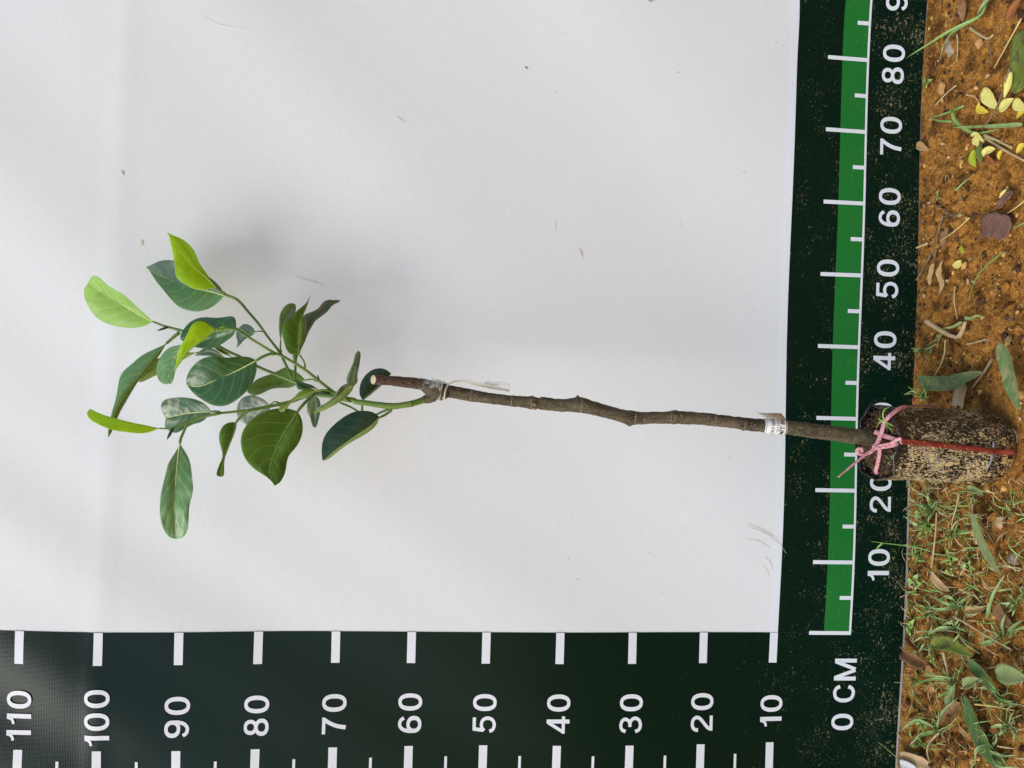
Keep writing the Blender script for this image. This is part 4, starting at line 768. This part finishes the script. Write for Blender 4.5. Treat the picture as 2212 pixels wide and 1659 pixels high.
FL('fallen_leaf', 'pale yellow leaflet behind the lime leaves under the 70 numeral', 'leaf', 'Rb', [(912, 132), (970, 160), (985, 225)], 80, G['yel2'], 'ovate', .008, .2)
FL('fallen_leaf', 'lime yellow oval leaf left of the green one under the 70 numeral', 'leaf', 'Rb', [(935, 238), (925, 340), (950, 432)], 110, G['lime'], 'ovate', .010, .2)
FL('fallen_leaf', 'olive lime pointed leaf right of the lime yellow one under the 70 numeral', 'leaf', 'Rb', [(1000, 170), (1015, 290), (1005, 418)], 110, G['olive'], 'ovate', .012, .3)
FL('fallen_leaf', 'curved cream coloured petal like leaflet on the cluster under the 70 numeral', 'leaf', 'Rb', [(1030, 320), (1070, 260), (1160, 235)], 80, G['yel2'], 'strap', .014, .3)
FL('fallen_leaf', 'small amber leaflet right of the lime cluster under the 70 numeral', 'leaf', 'Rb', [(1240, 250), (1210, 300), (1200, 350)], 70, G['yel'], 'ovate', .005, .2)
FL('fallen_leaf', 'golden leaflet with a brown patch at the frame edge under the 70 numeral', 'leaf', 'Rb', [(1490, 180), (1440, 230), (1395, 280)], 90, G['yel'], 'ovate', .006, .2)
FL('fallen_leaf', 'rusty red leaf crumpled beneath the lime cluster under the 70 numeral', 'leaf', 'Rb', [(1050, 320), (1110, 360), (1170, 400)], 100, G['rust'], 'ovate', .006, .25, ragged=.2)
FL('fallen_leaf', 'large purple brown leaf, flat and torn, under the 60 numeral', 'leaf', 'Rb', [(1035, 1090), (1170, 1065), (1350, 1110)], 260, G['purple'], 'blunt', .006, .06, ragged=.2)
FL('fallen_leaf', 'narrow purple brown leaf scrap above the large purple leaf', 'leaf', 'Rb', [(1190, 880), (1270, 770), (1360, 700)], 110, G['purple'], 'strap', .006, .15, ragged=.25)
FL('fallen_leaf', 'cream sliver of leaf resting on the narrow purple scrap', 'leaf', 'Rb', [(1205, 765), (1240, 720), (1285, 672)], 40, G['yel2'], 'lance', .012, .2)
FL('fallen_leaf', 'small cream triangular leaf scrap between the 60 and 50 numerals', 'leaf', 'Rb', [(790, 1445), (760, 1490), (690, 1500)], 90, G['yel2'], 'ovate', .006, .1)
FL('fallen_leaf', 'round bright green leaflet alone on bare soil below the 60 numeral', 'leaf', 'Rb', [(770, 1310), (800, 1335), (815, 1370)], 60, G['lime'], 'ovate', .005, .15)
FL('fallen_leaf', 'dull brown dry leaf crossed by a golden straw below the 60 numeral', 'leaf', 'Rb', [(650, 1090), (615, 1210), (590, 1325)], 130, G['brown'], 'ovate', .005, .2, ragged=.15)
FL('fallen_leaf', 'curled tan dry leaf near the banner foot at the 50 numeral', 'leaf', 'Rc', [(500, 90), (490, 180), (450, 340)], 70, G['tan'], 'strap', .008, .5, ragged=.2)
FL('fallen_leaf', 'twisted grey tan dry leaf right of the curled one at the 50 numeral', 'leaf', 'Rc', [(590, 60), (570, 190), (600, 330), (545, 450)], 70, G['tan'], 'lance', .008, .5, ragged=.2)
blade('thin green grass stalk arching between the 50 and 40 numerals', 'Rc', [(1230, -10), (1080, 110), (960, 250), (900, 390), (868, 520)], 20, 'grass', hs=[.03, .03, .024, .016, .006])
blade('short grass blade slanting up between the 70 and 60 numerals', 'Rb', [(730, 692), (820, 600), (938, 508)], 26, 'grassb')
blade('thin green blade at the frame edge right of the purple leaf', 'Rb', [(1480, 1040), (1410, 1075), (1345, 1108)], 22, 'grass')
straw('brown straight twig below the 60 numeral, upper of a crossing pair', 'Rb', [(480, 832), (600, 900), (735, 982)], 20, 'twig')
straw('reddish thin twig below the 60 numeral, lower of a crossing pair', 'Rb', [(600, 972), (700, 950), (830, 944)], 14, 'twig')
straw('golden straw lying across the dull brown leaf', 'Rb', [(878, 985), (740, 1110), (570, 1232)], 16, 'strawy', .010)
straw('golden straw at the frame edge above the large purple leaf', 'Rb', [(1480, 795), (1390, 870), (1285, 938)], 18, 'strawy')
straw('pale stub of straw at the banner foot by the 60 numeral', 'Rb', [(420, 1262), (360, 1285), (300, 1312)], 34, 'straw')
straw('thin brown twig at the banner foot by the 50 numeral', 'Rc', [(455, 0), (390, 130), (300, 280)], 26, 'twig')
straw('dark vertical stem left of the dull brown leaf', 'Rb', [(590, 960), (530, 1180), (510, 1350), (485, 1500)], 24, 'twig')
straw('slim upright straw on bare soil below the 50 numeral', 'Rc', [(722, 345), (712, 500), (745, 700)], 16, 'straw')
straw('beige husk lying in a bent angle below the 40 numeral, long arm', 'Rc', [(410, 725), (520, 800), (640, 870), (740, 905)], 60, 'pod', .008)
straw('beige husk lying in a bent angle below the 40 numeral, short arm', 'Rc', [(760, 900), (800, 830), (835, 730)], 56, 'pod', .008)
straw('pale short straw lying right of the bent husk', 'Rc', [(845, 980), (950, 955), (1060, 925)], 22, 'straw')
straw('golden root arching over the soil at the 40 numeral', 'Rc', [(615, 930), (600, 1100), (550, 1230), (490, 1330)], 16, 'strawy', .012)
FL('fallen_leaf', 'mottled green strap leaf with a brown stalk lying behind the bag', 'leaf', 'Rc', [(300, 1330), (450, 1400), (700, 1400), (880, 1330), (1015, 1280)], 150, G['mott'], 'strap', .012, .25, ragged=.06, N=24)
FL('fallen_leaf', 'long upright mottled green leaf with a pink patch right of the bag', 'leaf', 'Rc', [(1190, 955), (1290, 1120), (1350, 1350), (1400, 1560), (1430, 1700)], 190, G['mott'], 'strap', .018, .25, ragged=.07, N=24)
straw('brown pointed stick leaning on the mottled strap leaf behind the bag', 'Rc', [(1130, 1130), (1030, 1290), (905, 1460)], 34, 'twig', .009)
FL('bark_strip', 'broad beige strip of bark beneath the mottled strap leaf', 'bark', 'Rc', [(820, 1400), (790, 1540), (770, 1680)], 190, G['pod'], 'blunt', .005, .15)
blade('small bright grass blade on the bent husk, pointing down', 'Rc', [(620, 830), (560, 900), (530, 1000)], 40, 'grass')
blade('bluish small grass blade arching over the bent husk tip', 'Rc', [(825, 690), (900, 700), (960, 670), (1040, 690)], 40, 'grassb')
blade('small bluish grass blade crossing the middle of the bent husk', 'Rc', [(800, 740), (700, 790), (580, 805)], 40, 'grassb')
# left of the bag
FL('fallen_leaf', 'toothed sage green strap leaf lying on bare soil left of the bag', 'leaf', 'Rd', [(1175, 455), (1240, 600), (1310, 800), (1400, 980), (1495, 1140)], 120, G['sage'], 'strap', .016, .2, ragged=.12, N=26)
stone('smooth grey pebble with a clear shadow below the 10 numeral', 'Rd', (1612, 965), 150, G['stone'], (1, .8, .6), 'pebble')
stone('pinkish rounded stone left of the bag foot', 'Rd', (1462, 560), 150, G['pstone'], (1, .75, .4), 'pebble')
FL('fallen_leaf', 'small folded green leaf piece close to the bag foot', 'leaf', 'Rd', [(1135, 205), (1200, 200), (1290, 250)], 70, G['sage'], 'blunt', .006, .3)
FL('seed_pod', 'tan speckled husk shaped like a boat below the 10 numeral', 'husk', 'Rd', [(745, 1090), (820, 1200), (945, 1320)], 110, G['pod'], 'lance', .008, .4)
stone('small cream stone chip left of the toothed sage leaf', 'Rd', (1205, 765), 75, G['pod'], (1, .8, .6), 'pebble')
blade('tall thin grass stalk leaning across the banner by the 10 numeral', 'Rd', [(760, 890), (620, 850), (450, 822), (200, 790), (-20, 762)], 14, 'grass', hs=[.004, .02, .035, .05, .06])
blade('tiny grass leaf branching off the stalk beside the 10 numeral', 'Rd', [(215, 792), (170, 830), (130, 868)], 28, 'grass', hs=[.05, .052, .05])
straw('brown creeping stem rising from the boat shaped husk', 'Rd', [(740, 1060), (765, 860), (785, 650), (795, 460)], 24, 'straw', .006)
straw('pale arching root between grass tufts below the 20 numeral', 'Rd', [(1040, 250), (1010, 400), (965, 560), (960, 640)], 18, 'straw', .010)
straw('pale root arching to the toothed sage leaf tip', 'Rd', [(960, 640), (1000, 570), (1080, 525), (1145, 525)], 16, 'straw', .012)
straw('short straw standing by the little weeds below the 10 numeral', 'Rd', [(1115, 1060), (1095, 1120), (1075, 1180)], 18, 'straw')
blade('bluish grass blade standing alone above the 20 tuft', 'Rd', [(720, 360), (700, 270), (662, 190)], 40, 'grassb', hs=[.006, .02, .03])
blade('long sage grass blade rising from the husk corner toward the pebble', 'Rd', [(1370, 1620), (1400, 1480), (1440, 1340), (1560, 1130)], 60, 'grassb', hs=[.006, .014, .02, .022])
def tuft(label, fr, c, blades, mat='grass', wpx=26, grp='grass tufts left of the bag'):
    b = gnd(fr, c, 0); r = empty('grass_tuft', b); tag(r, label, 'grass', grp)
    blades = list(blades) + [(random.gauss(0, 150), random.gauss(0, 130), random.uniform(.006, .022)) for _ in range(5)]
    for bi, (dx, dy, h) in enumerate(blades):
        o_ = (c[0] + random.gauss(0, 22), c[1] + random.gauss(0, 22)); k_ = random.gauss(0, .16)
        pts = [o_, (o_[0] + dx * .5 - dy * k_, o_[1] + dy * .5 + dx * k_), (o_[0] + dx, o_[1] + dy)]
        FL('blade', None, None, fr, pts, wpx * (random.uniform(.75, 1.2) if bi < len(blades) - 5 else random.uniform(.3, .5)), G[mat if random.random() < .6 else 'grassb'], 'grass', parent=r, hs=[.001, h, h * random.uniform(.7, 1.15)], N=12, curl=.25)
def rb(n, R, h=.016): return [(R * random.uniform(.5, 1.2) * math.cos(t + random.uniform(-.4, .4)), R * random.uniform(.5, 1.2) * math.sin(t), h * random.uniform(.6, 1.5)) for t in np.linspace(0, 6.28, n, endpoint=False)]
tuft('grass tuft with pale upright blades at the banner foot beside the bag', 'Rd', (770, 400), [(-240, -150, .02), (-60, -210, .03), (-300, 60, .03), (220, 20, .015), (60, -90, .02), (-40, 140, .02), (-190, -40, .02), (90, 60, .012)], 'grassb', 38)
tuft('leafy grass tuft under the 20 numeral, left of the pale upright one', 'Rd', (690, 570), [(-270, -90, .03), (60, 110, .014), (-60, -90, .02), (-140, 30, .02), (90, -110, .014), (-110, 130, .016)], 'grass', 44)
tuft('small grass tuft midway between the bag and the toothed sage leaf', 'Rd', (965, 690), [(140, 5, .01), (-60, -70, .018), (20, 150, .012), (50, -190, .02), (-30, 60, .01), (170, -60, .014)], 'grass', 36)
tuft('low grass tuft at the banner foot under the 10 numeral', 'Rd', (610, 950), [(60, -80, .014), (-80, 60, .02), (20, -110, .016), (90, 60, .012), (-60, -120, .02)], 'grass', 30)
tuft('spreading grass tuft below the 10 numeral beside the boat shaped husk', 'Rd', (1060, 1480), [(-140, -20, .012), (30, 10, .014), (-250, -60, .016), (-380, 20, .02), (110, -100, .014), (-60, 130, .01), (-340, -130, .02), (190, 90, .012)], 'grassb', 46)
tuft('tangled grass tuft at the banner foot below 0 CM', 'Rd', (720, 1560), [(-140, 30, .016), (-190, -80, .02), (60, 80, .012), (-80, -120, .02), (160, -60, .016), (-60, 90, .012), (220, 70, .012)], 'grass', 32)
tuft('dense grass tuft at the frame edge below 0 CM', 'Rd', (1690, 1440), [(-230, -10, .02), (-60, -160, .024), (-40, 120, .014), (60, -60, .02), (-110, 70, .014), (-120, -100, .02)], 'grass', 50)
tuft('broad bladed grass tuft just under the first dense one at the frame edge', 'Re', (1520, 200), [(190, -170, .02), (-110, -150, .024), (60, 150, .02), (-260, 60, .016), (-180, 140, .014), (20, -220, .024)], 'grassb', 70)
tuft('grass tuft crossing the olive curled leaf left of the 0 CM mark', 'Re', (1010, 110), [(-90, 170, .02), (260, 280, .022), (-180, -10, .016), (80, -120, .016), (140, 60, .014), (-300, 70, .014), (-60, -100, .02)], 'grassb', 42)
tuft('grass tuft with a long blade pointing to the banner, left of 0 CM', 'Re', (720, 220), [(0, 180, .016), (-90, -150, .024), (-110, 170, .02), (-220, 60, .02), (60, -160, .02)], 'grassb', 38)
tuft('bright grass tuft midway along the left ground with a crossing pair of blades', 'Re', (1000, 730), [(-330, -120, .02), (-500, 80, .02), (-120, 90, .016), (-200, 160, .014), (40, -70, .02), (-380, -30, .02)], 'grass', 30)
tuft('grass tuft hugging the banner foot halfway down the left ground', 'Re', (560, 700), [(-120, -30, .02), (-60, 180, .02), (70, 60, .016), (-30, -180, .02), (130, 330, .016)], 'grass', 26)
tuft('wide grass tuft with one long dark blade near the lower left of the ground', 'Re', (815, 1250), [(-390, 40, .02), (-310, 150, .016), (20, -230, .02), (220, -340, .024), (-70, -60, .014), (60, 120, .012)], 'grassb', 44)
tuft('grass tuft in the low corner by the dark strap leaf', 'Re', (1400, 1420), [(300, 180, .016), (-120, -180, .024), (220, 260, .016), (60, -180, .02), (-180, 200, .016), (170, 60, .02), (320, 60, .02)], 'grassb', 50)
tuft('grass tuft at the frame edge above the low corner', 'Re', (1640, 1180), [(-160, -120, .02), (60, 220, .016), (-110, 100, .02), (40, -160, .02), (-200, 10, .016), (120, 160, .016)], 'grassb', 46)
tuft('thin grass tuft between the two frame edge tufts on the left ground', 'Re', (1480, 900), [(190, 40, .016), (-120, -120, .02), (240, 90, .016), (-180, -200, .024), (60, 60, .012)], 'grass', 50)
tuft('thin bright tuft whose blades touch the banner in the low corner', 'Re', (600, 1390), [(-110, -210, .02), (90, 70, .012), (-60, -90, .02), (150, -120, .014), (-90, 20, .01)], 'grass', 36)
blade('lone bright grass blade standing against the banner in the low corner', 'Re', [(400, 1575), (320, 1500), (160, 1370)], 22, 'grass', hs=[.002, .02, .045])
tuft('little grass tuft at the banner foot by the 40 numeral', 'Rc', (420, 1050), [(-130, -60, .02), (40, 120, .014), (-60, 90, .016), (150, -70, .014), (30, -80, .02)], 'grassb', 38, 'grass tufts right of the bag')
tuft('little grass tuft at the banner foot touching the bag', 'Rc', (370, 1560), [(-110, -110, .02), (60, -110, .016), (10, 60, .008), (-30, -150, .02), (90, -40, .012)], 'grass', 40, 'grass tufts right of the bag')
def weed(label, fr, c, leaves, wpx=44):
    b = gnd(fr, c, 0); r = empty('weed_seedling', b); tag(r, label, 'weed', 'small broad leaved weeds')
    tube('stem', [b, b + Vector((0, 0, .006))], [.0006, .0005], G['weed'], r, seg=6, n=4)
    for dx, dy in leaves: FL('weed_leaf', None, None, fr, [(c[0] + dx * .1, c[1] + dy * .1), (c[0] + dx * .55, c[1] + dy * .55), (c[0] + dx, c[1] + dy)], wpx, G['weed'], 'ovate', parent=r, hs=[.005, .010, .009], N=9, curl=.2)
weed('bright little weed with paired leaves under the 10 numeral, upper of two', 'Rd', (940, 960), [(-30, -120), (10, 80), (90, 10), (-20, -40)], 60)
weed('bright little weed with paired leaves under the 10 numeral, lower of two', 'Rd', (950, 1100), [(-65, 5), (30, 55), (20, -40)], 46)
weed('bright little weed right of the pair under the 10 numeral', 'Rd', (1150, 1050), [(70, 30), (10, -80), (-90, -10), (30, 10)], 46)
weed('leafy green weed at the banner foot under the 20 numeral', 'Rd', (640, 430), [(-30, -60), (60, 70), (-80, 50), (40, -10)], 56)
weed('leafy green weed below the leafy tuft under the 20 numeral', 'Rd', (700, 620), [(50, 60), (-60, -60), (-20, 80), (80, -30)], 56)
weed('round leaved weed at the banner foot between the 10 numeral and 0 CM', 'Rd', (560, 1230), [(-80, -20), (70, 10), (10, 80), (40, -110)], 90)
weed('round leaved weed at the banner foot left of 0 CM', 'Re', (500, 140), [(0, -80), (10, 80), (60, -110), (-30, 10)], 76)
weed('weed with a string of pale round leaves left of the curled brown leaf', 'Re', (740, 450), [(-30, -50), (60, 120), (30, 20), (-10, 60)], 56)
weed('pale leaved weed in the lower left ground beside the wide grass tuft', 'Re', (640, 1180), [(-90, -40), (60, 40), (-20, 10), (50, 60)], 60)
weed('tiny weed with one pale leaf close to the banner under the 80 numeral', 'Ra', (410, 890), [(-30, -30), (70, -30), (0, 70)], 50)
weed('thin tiny weed with narrow leaves in open soil under the 60 numeral', 'Rb', (545, 760), [(0, -80), (-25, 40), (40, 20)], 30)
FL('fallen_leaf', 'curled olive strap leaf left of the 0 CM mark', 'leaf', 'Re', [(745, 330), (850, 290), (1000, 320), (1195, 430)], 150, G['olive'], 'strap', .012, .3, ragged=.06, N=22)
FL('fallen_leaf', 'long dark green strap leaf running into the low corner', 'leaf', 'Re', [(1085, 850), (1160, 1000), (1240, 1200), (1340, 1400), (1500, 1620), (1600, 1760)], 210, G['dgreen'], 'strap', .012, .22, ragged=.07, N=28)
FL('fallen_leaf', 'dull green strap leaf crossing beneath the broad bladed tuft', 'leaf', 'Re', [(1130, 480), (1250, 580), (1350, 690), (1470, 880)], 150, G['dgreen'], 'strap', .009, .2, ragged=.06, N=22)
FL('fallen_leaf', 'pale sage leaf with a pointed stalk at the frame edge, left ground', 'leaf', 'Re', [(1440, 640), (1560, 630), (1680, 650), (1800, 680)], 210, G['sage'], 'ovate', .014, .2, N=18)
FL('fallen_leaf', 'curled brown leaf with a dark hollow at the banner foot left of 0 CM', 'leaf', 'Re', [(430, 380), (540, 450), (690, 520)], 130, G['brown'], 'blunt', .009, .55, ragged=.15)
FL('fallen_leaf', 'tan dry leaf tip between the wide tuft and the dark strap leaf', 'leaf', 'Re', [(1035, 1190), (1090, 1250), (1160, 1330)], 60, G['tan'], 'lance', .008, .4)
FL('fallen_leaf', 'brown folded dry leaf under the broad bladed tuft at the frame edge', 'leaf', 'Rd', [(1470, 1440), (1530, 1560), (1640, 1720)], 150, G['brown'], 'strap', .009, .4, ragged=.1)
FL('fallen_leaf', 'crumpled orange tan leaf between two tufts below 0 CM', 'leaf', 'Rd', [(1120, 1560), (1230, 1530), (1320, 1500)], 110, G['tan'], 'lance', .010, .5, ragged=.3)
FL('fallen_leaf', 'beige dry leaf behind the white scrap in the low corner', 'leaf', 'Re', [(410, 1530), (560, 1560), (720, 1620)], 120, G['pod'], 'blunt', .006, .2)
FL('plastic_scrap', 'white plastic scrap at the banner foot in the low corner', 'scrap', 'Re', [(400, 1620), (480, 1640), (590, 1700)], 120, G['wht'], 'blunt', .010, .1)
FL('fallen_leaf', 'mottled pale green leaf propped beside the bright tuft, left ground', 'leaf', 'Re', [(1000, 760), (970, 880), (900, 990)], 110, G['sage'], 'strap', .010, .35, ragged=.1)
FL('fallen_leaf', 'brown leaf beneath the mottled pale green one, left ground', 'leaf', 'Re', [(1060, 940), (950, 1060), (840, 1190)], 150, G['brown'], 'lance', .006, .3, ragged=.1)
FL('fallen_leaf', 'yellowish crumpled leaf on the dull green strap leaf', 'leaf', 'Re', [(1090, 780), (1180, 720), (1290, 690)], 110, G['sage'], 'lance', .016, .4, ragged=.3)
straw('beige upright stick left of the curled brown leaf', 'Re', [(865, 390), (890, 500), (935, 700)], 34, 'pod', .008)
straw('yellow straw lying across the leaves at the left frame edge', 'Re', [(1210, 960), (1400, 980), (1640, 1030)], 18, 'strawy', .016)
straw('pale looping root in the lower left ground', 'Re', [(820, 1270), (730, 1360), (690, 1460), (720, 1600)], 24, 'straw', .008)
straw('long pale grass stalk slanting through the 0 CM side tufts', 'Re', [(980, 5), (1150, 100), (1350, 220), (1600, 360)], 22, 'straw', .016)
straw('thin pale stalk beneath the slanting one at the 0 CM side', 'Re', [(560, 170), (700, 165), (900, 160), (1090, 190)], 16, 'straw', .010)
stone('orange stone beneath the curled brown leaf', 'Re', (705, 590), 130, G['ostone'], (1, .8, .6))
stone('small orange stone below the string leaved weed', 'Re', (720, 770), 100, G['ostone'], (1.2, .8, .5))
# crumbs of soil, past counting
V, F = [], []; IC = bmesh.new(); bmesh.ops.create_icosphere(IC, subdivisions=1, radius=1); iv = [v.co.copy() for v in IC.verts]; fi = [tuple(v.index for v in f.verts) for f in IC.faces]; IC.free()
n = 0
while n < 4200:
    x = random.uniform(-.24, .98); y = -random.random() ** 1.15 * .285 - .003
    if math.hypot(x - BX, y - BY) < BR + .003: continue
    if noise.noise(Vector((x * 14, y * 14, 5))) < random.uniform(-.5, .35): continue
    r = min(.006, math.exp(random.gauss(-6.75, .6))); z = gh(x, y) + r * .2; s0 = Vector((random.uniform(0, 99), 0, 0)); b = len(V)
    for v in iv: q = v * r * (1 + .5 * noise.noise(v * 1.2 + s0)); V.append((x + q.x * 1.2, y + q.y, z + q.z * .75))
    F += [tuple(b + k for k in f) for f in fi]; n += 1
M['dsoil'] = plain('dark_crumb', (.035, .018, .008), (.12, .055, .02), 300, .95, .6); M['lsoil'] = plain('pale_crumb', (.55, .29, .075), (.78, .47, .15), 300, .95, .6)
tag(mesh('soil_crumbs', V, F, [M['soil'], M['dsoil'], M['lsoil']], smooth=False, midx=[(0, 1, 0, 1, 1, 0, 2)[(i // 80 * 7919 // 13) % 7] for i in range(len(F))]), 'loose crumbs of orange soil scattered over the ground', 'soil', kind='stuff')
V, F = [], []
for i in range(420):
    x = random.uniform(-.22, .96); y = -random.random() ** 1.3 * .27 - .002
    if math.hypot(x - BX, y - BY) < BR + .004: continue
    an = random.uniform(0, 6.28); l = random.uniform(.002, .008); d = Vector((math.cos(an), math.sin(an), random.uniform(-.1, .2))) * l; c = Vector((x, y, gh(x, y) + .0012))
    v, f = tube_geo([c - d, c + Vector((random.uniform(-.002, .002), random.uniform(-.002, .002), .001)), c + d], [.0002, .0004, .00025], 4, 4); b = len(V); V += v; F += [tuple(b + q for q in ff) for ff in f]
tag(mesh('root_litter', V, F, [M['fibre'], G['straw'], G['twig']], midx=[(i // 14) % 3 for i in range(len(F))]), 'fine brown rootlets and chaff littering the soil', 'litter', kind='stuff')

# sparse creeping ground cover left of the bag, past counting
V, F = [], []
for i in range(950):
    x = .24 - abs(random.gauss(0, .2)); y = -random.random() * .25 - .004
    if x < -.2 or (math.hypot(x - BX, y - BY) < BR + .01): continue
    an = random.uniform(0, 6.28); l = random.uniform(.005, .026); d = Vector((math.cos(an), math.sin(an), 0)); sd_ = Vector((-d.y, d.x, 0)); h = random.uniform(.002, .012); z = gh(x, y) + .0008; wd = random.uniform(.0003, .0010); b = len(V)
    for t in np.linspace(0, 1, 5):
        c = Vector((x, y, z)) + d * (l * t) + Vector((0, 0, h * math.sin(t * 2.2)))
        w_ = wd * math.sin(math.pi * min(1, .12 + .88 * t)) + .0001; V += [c - sd_ * w_, c + Vector((0, 0, -.0003)), c + sd_ * w_]
    F += [(b + 3 * k + j, b + 3 * k + j + 1, b + 3 * k + j + 4, b + 3 * k + j + 3) for k in range(4) for j in range(2)]
tag(mesh('ground_cover', V, F, [G['grass'], G['weed'], G['straw']], midx=[(0, 2, 1, 2, 0, 2)[(i // 8) % 6] for i in range(len(F))]), 'sparse thin grass and straw strewn over the soil left of the bag', 'ground cover', kind='stuff')

# flakes of broken dry leaf, past counting
V, F = [], []
for i in range(330):
    x = random.uniform(-.22, .97); y = -random.random() ** 1.2 * .28 - .002
    if math.hypot(x - BX, y - BY) < BR + .008: continue
    r = random.uniform(.0012, .0042); an = random.uniform(0, 6.28); el = random.uniform(.35, .9); b = len(V); tx, ty = random.gauss(0, .35), random.gauss(0, .35)
    for k in range(7):
        t = 2 * math.pi * k / 7; q = Vector((math.cos(t) * r * random.uniform(.7, 1.2), math.sin(t) * r * el * random.uniform(.6, 1.2), 0)); q.rotate(Matrix.Rotation(an, 3, 'Z')); V.append(Vector((x + q.x, y + q.y, gh(x, y) + .0022 + q.x * tx + q.y * ty)))
    F.append(tuple(range(b, b + 7)))
o = tag(mesh('leaf_litter', V, F, [G['twig'], M['dsoil'], G['straw'], G['pod'], M['chip']], smooth=False, midx=[(0, 1, 2, 1, 3, 4, 1)[i % 7] for i in range(len(F))]), 'broken flakes of dry leaf scattered over the soil', 'litter', kind='stuff'); o.modifiers.new('thickness', 'SOLIDIFY').thickness = .0004
